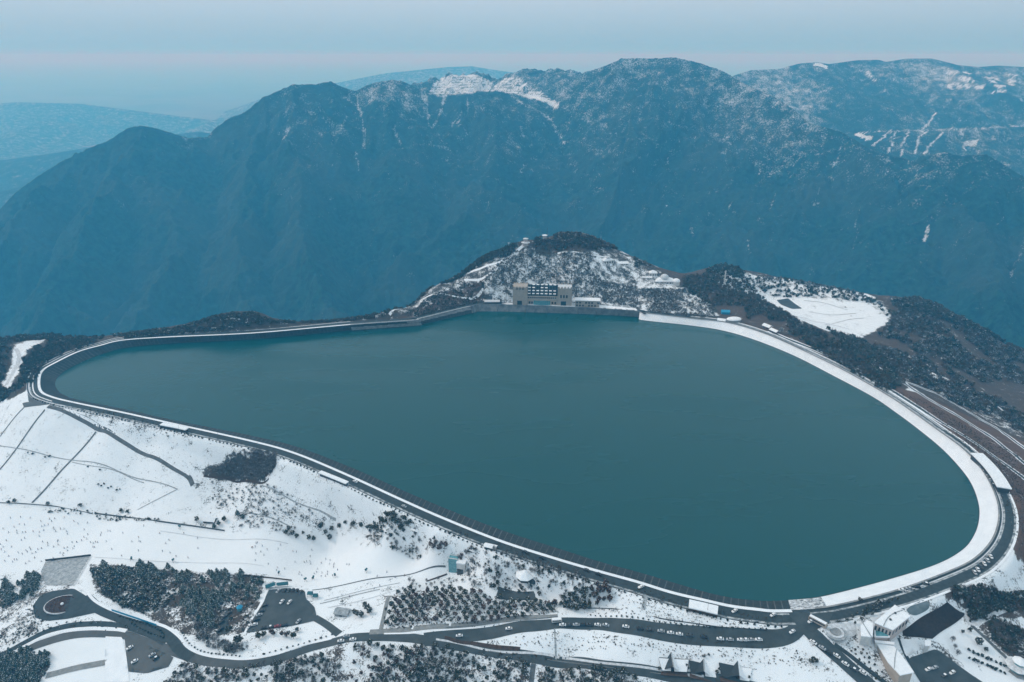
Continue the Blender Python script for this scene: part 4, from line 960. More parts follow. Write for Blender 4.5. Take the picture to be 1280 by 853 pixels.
# orchard: rows of round bushes on a slanting lattice
oA, oB = og(484, 781), og(692, 769); uu = Vector((oB.x-oA.x, oB.y-oA.y)); L0 = uu.length; uu /= L0; vv = Vector((-uu.y, uu.x))
OP = on_ground([p[0] for p in [(482,758),(490,745),(512,737),(562,737),(616,746),(696,754),(698,766),(640,774),(560,782),(478,788)]], [p[1] for p in [(482,758),(490,745),(512,737),(562,737),(616,746),(696,754),(698,766),(640,774),(560,782),(478,788)]])
no = 0
for j in range(11):
    for i in range(22):
        q = Vector((oA.x, oA.y))+uu*((i+0.5*(j % 2))*5.1+random.uniform(-.5, .5))+vv*(j*4.1+random.uniform(-.5, .5))
        if inpoly(np.array([q.x]), np.array([q.y]), OP[:, :2])[0] and random.random() < .93:
            kd = 'evergreen' if random.random() < .7 else 'brown'
            plant(kd, (q.x, q.y, float(ground(q.x, q.y))), random.uniform(3.4, 5.0), ("round dark green" if kd == 'evergreen' else "round brownish")+" fruit tree planted in the snowy orchard rows", "orchard trees", 1.15, name="fruit_tree"); no += 1
mass("weeds", [(482,758),(490,745),(512,737),(616,746),(696,754),(698,766),(560,782),(478,788)], 900, (.6, 1.5), ['veil', 'bush', 'twig'], ['wood_brown', 'dry_grass', 'wood_green'], 933)
# between orchard and crest
grove('bare', [(572,690),(640,694),(740,722),(735,740),(680,735),(640,728),(590,735)], 46, (3, 5), "thin bare tree on the snow between the crest road and the dark court", "bare trees below the crest", 31, 3)
grove('brown', [(738,736),(757,732),(765,743),(762,755),(745,759)], 16, (4, 6), "reddish brown tree at the right end of the little garden", "brown trees of the little garden", 32, 2.4)
grove('evergreen', [(702,745),(745,738),(750,755),(720,765),(700,760)], 26, (3, 4.6), "dark green garden tree beside the small snowy kiosks", "green trees of the little garden", 33, 2.2)
at_list('evergreen', [(622,731),(618,735),(672,738),(674,745),(686,735),(690,757),(685,760),(676,755)], (3, 4.4), "dark bush at the corner of the flat dark court", "bushes round the dark court")
grove('bare', [(490,730),(560,725),(600,735),(560,738),(500,738)], 24, (2, 4), "small bare tree in the row along the top of the orchard", "bare trees along the orchard top", 34, 2.6)
at_list('brown', [(576,702),(578,707),(579,712),(577,697)], (3.2, 4.4), "brown tree against the right side of the lift station", "brown trees at the lift station")
# round the big car park
at_list('evergreen', [(301,803),(296,806),(324,799)], (5.5, 7.5), "tall dark tree on the snow bank below the big car park", "tall trees below the car park", .95)
at_list('pine', [(319,741),(312,738),(322,748),(309,746)], (5, 7.5), "dark pine at the upper left corner of the big car park", "pines above the car park", 1.2)
at_list('brown', [(342,794),(353,795),(358,797),(338,792)], (4, 6), "brown leafless tree between the big car park and the road", "brown trees below the car park")
at_list('evergreen', [(367,799),(372,790),(330,796),(361,794)], (3.5, 5), "small evergreen between the big car park and the road", "evergreens below the car park")
grove('bare', [(240,775),(262,790),(290,806),(310,812),(290,818),(250,806)], 40, (2.5, 5), "bare tree on the bank inside the road bend", "bare trees in the road bend", 35, 2.4)
at_list('evergreen', [(443,768),(447,770),(452,771),(459,763),(462,767),(456,759)], (4, 5.5), "dark tree left of the orchard by the small hut", "trees by the hut at the orchard")
# bottom strip
grove('evergreen', [(224,835),(300,838),(395,818),(420,826),(440,862),(200,862)], 70, (2, 4.5), "small dark bush on the snowy bank along the bottom edge left of the orchard", "bushes on the bottom left bank", 36, 2.4, name="bush")
grove('bare', [(224,835),(300,838),(395,818),(430,826),(440,862),(200,862)], 60, (2, 4.5), "small bare bush on the snowy bank along the bottom edge left of the orchard", "bare bushes on the bottom left bank", 37, 2.4)
grove('brown', [(432,806),(500,812),(540,830),(480,862),(440,862)], 24, (2.5, 4.5), "brown bush below the road fork", "brown bushes below the road fork", 38, 2.5)
grove('evergreen', [(455,806),(560,812),(660,828),(660,862),(470,862)], 85, (2.5, 5), "dark tree on the snow below the long lower road", "trees below the lower road", 39, 2.8, name="evergreen_bush")
grove('evergreen', [(675,838),(730,836),(800,848),(800,862),(675,862)], 34, (2.5, 5), "leafy dark tree at the bottom edge below the lower road middle", "trees at the bottom edge", 40, 2.6)
mass("bushes", [(505,822),(540,840),(570,862),(520,862),(500,840)], 120, (1, 2.5), ['bush', 'twig'], ['wood_green', 'wood_brown'], 934)
mass("bushes", [(600,812),(700,826),(650,830),(590,822)], 90, (.6, 1.4), ['bush', 'twig'], ['wood_green', 'dry_grass'], 935)
mass("dry_grass", [(600,803),(690,790),(800,796),(940,804),(1000,812),(1040,840),(900,822),(700,815)], 420, (.35, .9), ['veil', 'bush'], ['wood_brown', 'dry_grass'], 936)
mass("dry_grass", [(700,742),(760,728),(860,750),(960,772),(960,790),(850,782),(740,768)], 500, (.35, .9), ['veil', 'bush'], ['wood_brown', 'dry_grass'], 937)
mass("dry_grass", [(560,655),(640,684),(740,722),(700,735),(600,735),(560,700)], 420, (.35, 1.0), ['veil', 'bush'], ['wood_brown', 'dry_grass'], 938)
mass("dry_grass", [(70,510),(160,522),(330,560),(430,600),(400,640),(240,600),(130,530)], 500, (.3, .8), ['veil', 'bush'], ['wood_brown', 'dry_grass'], 939)
mass("bushes", [(20,790),(40,755),(60,780),(140,776),(190,795),(140,778),(60,788),(0,812),(-20,800)], 160, (.6, 1.6), ['bush', 'veil'], ['wood_green', 'wood_frost'], 940)
mass("bushes", [(120,705),(310,720),(320,790),(260,800),(200,765),(130,742)], 420, (1, 2.4), ['bush', 'twig'], ['wood_green', 'wood_brown'], 941)
# bottom right
grove('evergreen', [(1068,752),(1090,745),(1084,775),(1070,780)], 14, (3, 4.6), "dark round tree in the cluster left of the glass-roofed centre", "trees left of the visitor centre", 41, 2.2)
grove('evergreen', [(1045,778),(1072,768),(1098,754),(1122,748),(1126,753),(1100,762),(1072,782)], 22, (2, 3.4), "small clipped bush in the snowy garden beside the crest road", "garden bushes by the crest road", 42, 3)
mass("bushes", [(1188,736),(1232,732),(1262,742),(1300,752),(1300,768),(1240,765),(1205,760),(1190,748)], 420, (1.5, 3.4), ['bush', 'twig'], ['wood_green', 'wood_brown'], 942)
mass("bushes", [(1208,752),(1240,765),(1228,775),(1212,778)], 120, (1.5, 3.2), ['bush', 'twig'], ['wood_green', 'wood_brown'], 943)
mass("bushes", [(1230,775),(1245,770),(1300,800),(1300,835),(1270,828),(1240,800)], 300, (1, 2.8), ['bush', 'twig'], ['wood_green', 'wood_brown'], 944)
at_list('evergreen', [(1222,806)], (6, 6.2), "large round dark tree alone on the snow lawn by the right edge", None, 1.0)
at_list('evergreen', [(1203,792),(1212,790),(1232,815)], (3, 4), "dark shrub near the large round tree on the snow lawn", "shrubs near the round tree")
at_list('bare', [(1190,803),(1193,812),(1196,820)], (4, 5), "bare tree on the snow lawn right of the dark car park", "bare trees on the snow lawn")
for r_ in range(2):
    for i in range(9):
        px = 1211+i*5.6; py = 814+r_*9+i*2.4
        plant('shrub', og(px, py), random.uniform(1.3, 2.2), "dark clipped shrub in the two dotted rows on the snow lawn", "shrub rows on the snow lawn")
grove('evergreen', [(1063,815),(1075,808),(1100,838),(1120,862),(1105,862)], 26, (1.4, 2.4), "small bush on the snowy strip left of the long white-roofed hall", "bushes beside the long hall", 43, 2.5)
# hedge dots along the crest road, near side; dots along the middle road
def along(px_line, off, step, world=None):
    P = np.array(world) if world is not None else offset_px(px_line, off); return resample(P, step)
ii = part_ring(1.5, 19.0); H_ = Pc[ii].copy(); H_[:, :2] += POUT[ii]*(RW[ii]+1.2)[:, None]
for p in resample(H_, 3.9):
    if random.random() < .86: plant('shrub', (p[0], p[1], float(ground(p[0], p[1]))), random.uniform(1.0, 1.7), "small dark shrub in the dotted line on the outer side of the near crest road", "shrubs along the crest road")
for p in along([(738,769.5),(790,772),(842,780),(900,785.5),(958,787)], 0, 3.2):
    plant('shrub', p, random.uniform(.8, 1.3), "small dark shrub in the dotted line above the road with parked cars", "shrubs along the middle road")
for p in along([(150,771),(180,780),(200,789),(207,798),(190,793),(165,780)], 0, 3.0):
    plant('shrub', p, random.uniform(.9, 1.5), "small shrub on the snowy island between the two left roads", "shrubs on the snowy island")
for p in along([(228,792),(240,808),(262,817),(300,821)], 0, 3.0):
    plant('shrub', p, random.uniform(.8, 1.2), "small shrub on the outer edge of the road bend", "shrubs along the road bend")
for p in along([(330,824),(370,813),(415,799)], 3.6, 3.4):
    plant('shrub', p, random.uniform(.9, 1.4), "small shrub on the verge of the road climbing to the fork", "shrubs below the fork")

mass("tufts", [(0,515),(40,512),(120,530),(230,600),(330,625),(420,655),(330,650),(230,645),(60,630),(0,626)], 420, (.25, .7), ['veil', 'bush'], ['wood_brown', 'wood_green'], 945)
at_list('shrub', [(123,606),(127,608),(130,606),(135,611),(139,609),(146,613),(150,612),(35,566),(41,568),(57,572),(62,571),(110,584),(125,588)], (1.2, 2.2), "dark bush alone on the white gridded face of the dam", "bushes on the dam face")

for k_, pg in enumerate([[(224,838),(300,840),(395,820),(425,830),(440,862),(200,862)], [(440,806),(540,810),(660,830),(660,862),(440,862)], [(675,838),(730,836),(800,848),(800,862),(675,862)], [(240,775),(262,790),(290,806),(310,812),(290,818),(250,806)], [(572,690),(640,694),(740,724),(735,740),(680,735),(590,735)], [(700,742),(745,736),(764,745),(758,758),(705,762)], [(455,660),(515,652),(545,676),(480,684)]]):
    mass("scrub", pg, [420, 620, 240, 160, 260, 120, 120][k_], (.7, 3.0), ['twig', 'veil', 'bush', 'twig'], ['wood_brown', 'wood_frost', 'wood_green', 'wood_frost'], 950+k_, lambda p, r: fbm(p[:, 0]/14, p[:, 1]/14, 4, 3) > -0.12)
mass("scrub", [(85,508),(150,518),(215,535),(250,548),(200,552),(140,530)], 130, (.5, 1.6), ['twig', 'bush'], ['wood_brown', 'wood_green'], 960)
mass("scrub", [(0,745),(40,735),(60,740),(40,760),(50,790),(0,808)], 160, (.5, 1.6), ['twig', 'veil'], ['wood_brown', 'wood_frost'], 961)

at_list('evergreen', [(858,833),(861,837),(896,842),(899,838),(824,838),(936,848),(880,822),(886,820)], (1.8, 3), "dark round shrub between the steep cottages", "shrubs between the cottages", 1.1)
at_list('evergreen', [(1016,826),(1020,829),(1013,830)], (3, 4), "dark bush on the snow field left of the road below the junction", "bushes by the junction road", 1.2)
# ---------------------------------------------------------------- buildings
class MB:
    def __init__(s): s.V = []; s.F = []
    def add(s, V, Fq):
        o = len(s.V); s.V += [tuple(v) for v in V]; s.F += [tuple(i+o for i in f) for f in Fq]; return s
    def box(s, x0, x1, y0, y1, z0, z1):
        return s.add([(x, y, z) for z in (z0, z1) for y in (y0, y1) for x in (x0, x1)], [(0,2,3,1),(4,5,7,6),(0,1,5,4),(2,6,7,3),(0,4,6,2),(1,3,7,5)])
    def prism(s, poly, z0, z1):
        n = len(poly); V = [(p[0], p[1], z0) for p in poly]+[(p[0], p[1], z1) for p in poly]
        return s.add(V, [tuple(range(n))[::-1], tuple(range(n, 2*n))]+[(i, (i+1) % n, n+(i+1) % n, n+i) for i in range(n)])
    def gable(s, x0, x1, y0, y1, z0, z1, t=0.35, axis='x'):
        "ridged roof slab with thickness"
        if axis == 'x':
            ym = (y0+y1)/2; pr = [(y0, z0), (ym, z1), (y1, z0), (y1, z0+t), (ym, z1+t), (y0, z0+t)]
            V = [(x, a, b_) for x in (x0, x1) for a, b_ in pr]
        else:
            xm = (x0+x1)/2; pr = [(x0, z0), (xm, z1), (x1, z0), (x1, z0+t), (xm, z1+t), (x0, z0+t)]
            V = [(a, y, b_) for y in (y0, y1) for a, b_ in pr]
        return s.add(V, [(0,1,4,5),(1,2,3,4),(6,11,10,7),(7,10,9,8)]+[(i, i+6, (i+1) % 6+6, (i+1) % 6) for i in range(6)])
    def pyramid(s, poly, z0, z1, apex=None, t=0.25):
        n = len(poly); c = apex or (sum(p[0] for p in poly)/n, sum(p[1] for p in poly)/n)
        return s.add([(p[0], p[1], z0) for p in poly]+[(p[0], p[1], z0+t) for p in poly]+[(c[0], c[1], z1)],
                     [tuple(range(n))[::-1]]+[(i, (i+1) % n, n+(i+1) % n, n+i) for i in range(n)]+[(n+i, n+(i+1) % n, 2*n) for i in range(n)])
    def tube(s, a, b_, r0, r1=None, k=6):
        v, f = tube_np([a, b_], [r0, r0 if r1 is None else r1], k); s.add(v, f); return s.add([v[-k+i] for i in range(k)], [tuple(range(k))])
    def dome(s, c, r, h, k=12, m=4):
        V = []; Fq = []
        for j in range(m):
            a = j/m*math.pi/2
            for i in range(k): V.append((c[0]+r*math.cos(a)*math.cos(2*math.pi*i/k), c[1]+r*math.cos(a)*math.sin(2*math.pi*i/k), c[2]+h*math.sin(a)))
        V.append((c[0], c[1], c[2]+h))
        for j in range(m-1):
            for i in range(k): Fq.append((j*k+i, j*k+(i+1) % k, (j+1)*k+(i+1) % k, (j+1)*k+i))
        for i in range(k): Fq.append(((m-1)*k+i, (m-1)*k+(i+1) % k, len(V)-1))
        return s.add(V, Fq)
    def mesh(s, name):
        me = bpy.data.meshes.new(name); me.from_pydata(s.V, [], s.F); me.update(); return me
    def build(s, name, mt, parent=None):
        return link_mesh(name, s.mesh(name), mt if isinstance(mt, list) else (M[mt] if isinstance(mt, str) else mt), parent)
def ngon(k, r, rot=0.0, c=(0, 0)): return [(c[0]+r*math.cos(rot+2*math.pi*i/k), c[1]+r*math.sin(rot+2*math.pi*i/k)) for i in range(k)]
def frame(name, a, b_, label, cat, group=None, sink=0.3):
    "an Empty at the traced front left corner A, local x towards front right corner B; returns it and the length"
    A, B = og(*a), og(*b_); d = B-A; rz = math.atan2(d.y, d.x)
    z = min(A.z, B.z)
    return empty(name, (A.x, A.y, z-sink), rz, label, cat, group), math.hypot(d.x, d.y)
def spot(name, p, rz, label, cat, group=None, sink=0.1):
    q = og(*p); return empty(name, (q.x, q.y, q.z-sink), rz, label, cat, group)
M['stone_beige'] = mat('beige_stone', (0.40, 0.35, 0.30), .85, .2, scale=.3, color2=(0.33, 0.29, 0.25))
M['white_wall'] = mat('white_wall', (0.62, 0.62, 0.60), .85, .2, scale=.4, color2=(0.5, 0.5, 0.5))
M['grey_wall'] = mat('grey_wall', (0.30, 0.31, 0.31), .85, .2, scale=.5, color2=(0.22, 0.23, 0.23))
M['dark_glass'] = mat('dark_glass', (0.020, 0.030, 0.035), .15, .6)
M['teal_glass'] = mat('teal_glass', (0.06, 0.22, 0.26), .15, .6, scale=.8, color2=(0.16, 0.36, 0.40))
M['teal_paint'] = mat('teal_paint', (0.015, 0.13, 0.16), .55, .4, scale=1.0, color2=(0.01, 0.09, 0.115))
M['blue_tarp'] = mat('blue_tarp', (0.02, 0.30, 0.48), .6, .4, scale=1.0, color2=(0.02, 0.22, 0.38))
M['dark_metal'] = mat('dark_metal', (0.035, 0.042, 0.046), .6, .5)
M['slate'] = mat('slate_roof', (0.030, 0.040, 0.044), .7, .4, scale=1.2, color2=(0.018, 0.026, 0.030))
M['roof_snow'] = mat('roof_snow', (0.81, 0.835, 0.86), .8, .2, scale=.5, color2=(0.72, 0.75, 0.78))
M['wood'] = mat('brown_wood', (0.10, 0.065, 0.045), .8, .2, scale=1, color2=(0.06, 0.04, 0.03))
M['red_brick'] = mat('red_brick', (0.22, 0.10, 0.08), .85, .2, scale=1, color2=(0.15, 0.07, 0.06))
M['pale_pink'] = mat('pale_plaster', (0.48, 0.42, 0.40), .85, .2)

# the hotel under the hill
h, L = frame("hotel", (641,381.5), (714.5,383), "beige castle-like hotel with two square towers and a turquoise glass front", "hotel", sink=0)
u = L/73.5
def X(px): return (px-641)*u
def win(parent, x0, x1, z0, z1, y=-0.15, mt='dark_glass', nm='window', fr=True):
    w = MB().box(x0, x1, y, y+0.3, z0, z1).build(nm, mt, parent)
    if fr: MB().box(x0-.15, x1+.15, y-.12, y-.005, z1+.005, z1+.3).box(x0-.15, x1+.15, y-.12, y-.005, z0-.3, z0-.005).build('frame', 'concrete', w)
    return w
def tower(x0, x1, top, notch, snowy=True):
    t = MB().box(x0, x1, 0, 19, 0, top).build('tower', 'stone_beige', h)
    m = MB()
    n = 5; w = (x1-x0)/(2*n-1)
    for i in range(n): m.box(x0+2*i*w, x0+(2*i+1)*w, -.1, 1.0, top+.004, top+notch).box(x0+2*i*w, x0+(2*i+1)*w, 18.1, 19.1, top+.004, top+notch)
    m.build('battlement', 'stone_beige', t)
    if snowy: MB().box(x0+.3, x1-.3, 1.1, 18, top+.003, top+.3).build('roof_snow', 'thin_snow', t)
    return t
tower(X(641), X(659), 25, 1.2, False); tower(X(697), X(714.5), 24.5, 2.2)
MB().box(X(659)+.01, X(697)-.01, 1.5, 17, 0, 12.5).build('main_block', 'stone_beige', h)
r = MB()
for k_ in range(4): r.box(X(659)+.3, X(697)-.3, 3.0+k_*3.6, 6.6+k_*3.6-.02, 12.52, 15.0+k_*3.1)
g_ = r.build('glass_roof', 'dark_glass', h)
sn = MB()
for k_ in range(4):
    for i in range(7):
        if random.random() < .8: sn.box(X(659)+.6+i*(X(697)-X(659)-1)/7, X(659)+(i+.62)*(X(697)-X(659)-1)/7+.6, 3.05+k_*3.6, 6.3+k_*3.6, 15.02+k_*3.1, 15.5+k_*3.1)
sn.build('snow_patch', 'roof_snow', g_)
fm = MB()
for i in range(12):
    x = X(659)+.3+i*(X(697)-X(659)-.8)/11
    for k_ in range(4): fm.box(x, x+.3, 2.85+k_*3.6, 2.99+k_*3.6, 12.53, 15.0+k_*3.1)
fm.build('frame', 'grey_wall', g_)
b_ = MB()
for k_ in range(9):
    a0 = X(667)+(X(688)-X(667))*k_/9; a1 = X(667)+(X(688)-X(667))*(k_+.9)/9; bow = 1.6*math.sin((k_+.5)/9*math.pi)
    b_.box(a0, a1, 1.2-bow, 1.6, .5, 6.4)
b_.build('glass_bay', 'teal_glass', h)
for i in range(14): win(h, X(660)+i*(X(696)-X(660))/14, X(660)+(i+.62)*(X(696)-X(660))/14, 9.6, 11.4, 1.35, fr=False)
for px in (661, 664, 689.5, 693): win(h, X(px), X(px)+2.2, 2, 5, 1.35)
for i in range(3): win(h, X(700)+i*3.9, X(700)+i*3.9+2.1, 11.5, 15.5)
win(h, X(646.5), X(652.5), .3, 6.2, nm='door'); win(h, X(701), X(707.5), .3, 6.6, nm='door')
for i in range(3): win(h, X(645)+i*4, X(645)+i*4+2.6, 22.2, 23.6, fr=False)
# annex right of the hotel
a_, L = frame("annex_building", (719,384), (749,385), "low two-storey beige annex with snowy roof right of the hotel", "building", sink=0)
MB().box(0, L, 0, 11, 0, 9.2).build('wall', 'stone_beige', a_)
MB().box(-.6, L+.6, -.6, 11.6, 9.205, 9.9).build('roof', 'roof_snow', a_)
for rr_ in range(2):
    for i in range(8):
        if (i+rr_) % 4 != 3: win(a_, 1.2+i*L/8, 1.2+i*L/8+2.2, 1.4+rr_*4, 3.6+rr_*4)
c_, L = frame("low_pavilion", (606,381), (627,380.5), "dark low flat pavilion on the terrace left of the hotel", "building", sink=0)
MB().box(0, L, 0, 8, 0, 3.2).build('wall', 'slate', c_); MB().box(-.5, L*.9, -.5, 8.4, 3.205, 3.9).build('roof', 'thin_snow', c_)
# houses on the hill
def tier_pavilion(name, p, w, label, tiers=2, wallm='white_wall', roofm='roof_snow', k=8, cat='pavilion', hh=4.2, group=None):
    t = spot(name, p, random.uniform(0, 1), label, cat, group)
    z = 0; ww = w
    for i in range(tiers):
        m = MB().prism(ngon(k, ww*.36, .2), z-.6, z+hh); m.build('wall', wallm, t)
        cm = MB()
        for q in ngon(k, ww*.46, .2): cm.tube((q[0], q[1], z-.6), (q[0], q[1], z+hh), .22, k=5)
        cm.build('columns', wallm, t)
        MB().pyramid(ngon(k, ww*.6, .2), z+hh+.01, z+hh+ww*.24, t=.35).build('roof', roofm, t)
        z += hh+ww*.12; ww *= .62
    MB().tube((0, 0, z), (0, 0, z+2.2), .25, .05).build('finial', 'dark_metal', t)
    return t
tier_pavilion("hilltop_pavilion", (657,307), 11, "reddish two-tiered pavilion at the top of the snowy stair", 2, 'pale_pink', 'thin_snow')
tier_pavilion("small_pavilion", (681,297), 7, "small snow-roofed pavilion on the brown summit", 1, 'white_wall')
def villa(name, a, b_, dep, hw_, label, roof='pyramid', rh=4, dome=False, wallm='white_wall'):
    v, L = frame(name, a, b_, label, "house", sink=1.5)
    MB().box(0, L, 0, dep, 0, hw_).build('wall', wallm, v)
    if roof == 'pyramid': MB().pyramid([(-.8, -.8), (L+.8, -.8), (L+.8, dep+.8), (-.8, dep+.8)], hw_+.01, hw_+rh, t=.5).build('roof', 'roof_snow', v)
    elif roof == 'gable': MB().gable(-.8, L+.8, -.8, dep+.8, hw_+.01, hw_+rh, .5).build('roof', 'roof_snow', v)
    else: MB().box(-.4, L+.4, -.4, dep+.4, hw_+.01, hw_+.7).build('roof', 'roof_snow', v)
    if dome:
        MB().dome((L/2, dep/2, hw_+rh*.55), L*.24, L*.22).build('dome', 'thin_snow', v)
    n = max(2, int(L/3.4))
    for i in range(n): win(v, (i+.25)*L/n, (i+.7)*L/n, hw_*.45, hw_*.8, fr=False)
    return v
villa("villa", (755,329), (767,330), 8, 7, "white villa stacked in steps on the hill's right shoulder", 'pyramid', 5, True)
villa("villa", (773,330), (785,332), 7, 4, "low white house beside the stepped villa on the shoulder", 'gable', 2.2)
villa("villa", (802,348), (815,349.5), 7, 3.4, "long flat white building left of the domed house", 'flat')
villa("villa", (812,345), (821,346), 7, 6.5, "small white tower house behind the long flat building", 'pyramid', 4)
villa("villa", (820,353), (843,356), 14, 6, "large white house with a domed hipped roof on the ridge", 'pyramid', 6, True)
t_ = spot("domed_house", (845,356), 0, "round white domed house right of the large hipped one", "house")
MB().prism(ngon(14, 5), -1.5, 5).build('wall', 'white_wall', t_); MB().dome((0, 0, 5.01), 5.5, 4.2, 14).build('dome', 'roof_snow', t_)
t_ = spot("water_tank", (846,363), 0, "tiny white tank below the round domed house", "tank"); MB().prism(ngon(10, 1.9), -.5, 2.6).build('wall', 'white_wall', t_); MB().dome((0, 0, 2.605), 2.0, .9, 10).build('lid', 'roof_snow', t_)
# sheds by the far right shore
v, L = frame("blue_shed", (902,393), (912,393.5), "bright blue tarpaulin shed above the far right shore", "shed")
MB().box(0, L, 0, 6, 0, 3.2).build('wall', 'blue_tarp', v); MB().gable(-.5, L+.5, -.5, 6.5, 3.21, 5.6, .25).build('roof', 'blue_tarp', v)
t_ = spot("round_hall", (917,402), 0.2, "flat round hall under smooth snow beside the shore road", "building")
MB().prism([(9.5*math.cos(a), 6*math.sin(a)) for a in np.linspace(0, 2*math.pi, 18)[:-1]], -1, 3.2).build('wall', 'grey_wall', t_); MB().dome((0, 0, 3.21), 1, 1, 4).V
mdm = MB().dome((0, 0, 0), 1, 1, 18, 4); mdm.V = [(x*10, y*6.5, 3.22+z*2.4) for x, y, z in mdm.V]; mdm.build('roof', 'roof_snow', t_)
villa("roadside_house", (897,402.5), (906,403), 6, 3.2, "small snow-roofed house left of the flat round hall", 'gable', 2)
villa("brick_house", (953,409), (961,412), 6, 3.6, "reddish brick house on the shore road bend", 'gable', 2.2, wallm='red_brick')
villa("brick_house", (962,414), (970,417.5), 5, 3.2, "second reddish brick house nearer the frosted tree", 'gable', 2.0, wallm='red_brick')
plant('frost', og(976,418), 9, "tall white frosted tree beside the brick houses on the shore road", None, 1.1)
t_ = spot("white_mast", (905,358), 0, "tall thin white mast on the snowy right ridge", "mast"); MB().tube((0, 0, -1), (0, 0, 24), 1.1, .7, 8).build('pole', 'white_wall', t_)
for k_ in range(3): MB().tube((0, 0, 19.5), (4*math.cos(k_*2.1), 0.6*math.sin(k_*2.1), 19.5+4*math.sin(k_*2.1)), .3, .12, 4).build('blade', 'white_wall', t_)
t_ = spot("lattice_mast", (684,297), 0, "thin lattice antenna mast on the brown summit", "mast")
m = MB()
for sx, sy in ((-1, -1), (1, -1), (1, 1), (-1, 1)): m.tube((sx*1.1, sy*1.1, -1), (sx*.2, sy*.2, 15), .14, .1, 4)
for k_ in range(7):
    w_ = 1.1*(1-k_/8); z = k_*2.1; m.tube((-w_, -w_, z), (w_, -w_, z+2), .08, k=3).tube((w_, -w_, z), (w_, w_, z+2), .08, k=3).tube((w_, w_, z), (-w_, w_, z+2), .08, k=3).tube((-w_, w_, z), (-w_, -w_, z+2), .08, k=3)
m.build('lattice', 'dark_metal', t_)

# lift station at the top of the piste
s_, L = frame("lift_station", (561,715.5), (574.5,715), "teal and glass lift station with a white flat roof at the top of the piste", "building")
MB().box(0, L*.52, 0, 11, 0, 6.4).build('glass_hall', 'teal_glass', s_)
s_.scale = (1.55, 1.5, 1.9)
rb = MB()
for i in range(5): rb.box(-.12, L*.52+.02, .2+i*2.4, .6+i*2.4, 0, 6.62)
rb.build('rib', 'white_wall', s_)
MB().box(L*.52+.02, L, -1, 9, 0, 5.6).build('white_block', 'white_wall', s_); MB().box(L*.5+.05, L+.2, -1.2, 9.2, 5.61, 6.1).build('roof', 'roof_snow', s_)
MB().box(L*.12, L*.98, 9.3, 15, 0, 10.5).build('tower', 'teal_paint', s_); MB().box(L*.08, L*1.02, 9.1, 15.2, 10.51, 11.0).build('tower_roof', 'teal_paint', s_)
MB().box(L*.55, L*.9, -1.3, -1.02, .4, 3.2).build('door', 'dark_glass', s_)
# ticket tents, sheds, canopies round the car park
def canopy(name, a, b_, dep, hgt, label, mt='teal_paint', group=None, snow=True, cat='canopy'):
    v, L = frame(name, a, b_, label, cat, group)
    MB().gable(0, L, 0, dep, hgt, hgt+1.1, .2).build('roof', mt, v)
    for x, y in ((.2, .2), (L-.2, .2), (L-.2, dep-.2), (.2, dep-.2)): MB().tube((x, y, 0), (x, y, hgt-.01), .1).build('post', 'dark_metal', v)
    MB().box(.25, L-.25, dep-.5, dep-.4, 0, hgt-.1).build('back_panel', mt, v)
    return v
canopy("teal_canopy", (333,738), (345,735), 4, 2.6, "long teal canopy at the upper left edge of the big car park")
canopy("teal_canopy", (346,735), (360,734), 3, 2.6, "teal canopy in the middle of the big car park's upper edge")
canopy("teal_tent", (384,747), (390,747), 3.4, 2.6, "left one of two teal tents at the right edge of the big car park", cat='tent')
canopy("teal_tent", (391,750), (397,749.5), 3.4, 2.6, "right one of two teal tents at the right edge of the big car park", cat='tent')
t_ = spot("teal_booth", (300,763), .4, "bright turquoise booth on the snow between the two car parks", "booth")
MB().prism(ngon(6, 1.7), 0, 2.8).build('wall', 'teal_glass', t_); MB().pyramid(ngon(6, 2.3), 2.81, 4.6, t=.2).build('roof', 'blue_tarp', t_)
def hut(name, a, b_, dep, hw_, rh, label, wallm='wood', roofm='roof_snow', cat='hut', axis='x'):
    v, L = frame(name, a, b_, label, cat)
    MB().box(.15, L-.15, .15, dep-.15, 0, hw_).build('wall', wallm, v); MB().gable(-.4, L+.4, -.4, dep+.4, hw_+.01, hw_+rh, .3, axis).build('roof', roofm, v)
    MB().box(L*.4, L*.6, .02, .13, .1, min(2.1, hw_*.85)).build('door', 'dark_glass', v); return v
hut("dark_hut", (418,771), (434,771.5), 5.5, 2.8, 1.5, "grey-roofed hut on the snow left of the orchard", 'grey_wall', 'slush')
hut("snowy_hut", (254,654.5), (268,655), 5, 2.6, 2.0, "small snow-covered hut between dark round trees under the dam")
hut("snow_tent", (514,664.5), (522,665), 4, 1.6, 2.2, "little steep white hut on the snow above the lift station")
hut("kiosk", (712.5,742), (716.5,742), 2.4, 2.4, 1.0, "left one of two tiny white kiosks in the dark garden", 'white_wall', cat='kiosk')
hut("kiosk", (731.5,742), (735.5,742), 2.4, 2.4, 1.0, "right one of two tiny white kiosks in the dark garden", 'white_wall', cat='kiosk')
hut("snowy_hut", (605,686.5), (619,689), 3.6, 2.4, 1.0, "snow-roofed hut against the crest road above the lift station's right")
hut("snowy_hut", (585,690), (593,692), 3.2, 2.2, 1.0, "smallest snow-roofed hut between crest road and lift station")
v, L = frame("garden_wall", (705,748.5), (747,748), "low reddish wall along the front of the dark garden", "wall"); MB().box(0, L, 0, .5, 0, 1.0).build('panel', 'red_brick', v); MB().box(-.1, L+.1, -.1, .6, 1.005, 1.2).build('coping', 'roof_snow', v)
v, L = frame("long_sign", (588,709.5), (604,716), "long low dark box with a snowy top on the snow right of the lift station", "sign board"); MB().box(0, L, 0, 1.6, 0, 1.6).build('panel', 'dark_metal', v); MB().box(-.1, L+.1, -.1, 1.7, 1.605, 1.95).build('coping', 'roof_snow', v)
t_ = spot("octagonal_tent", (656,722), .3, "big snow-covered octagonal tent beside the flat dark court", "tent")
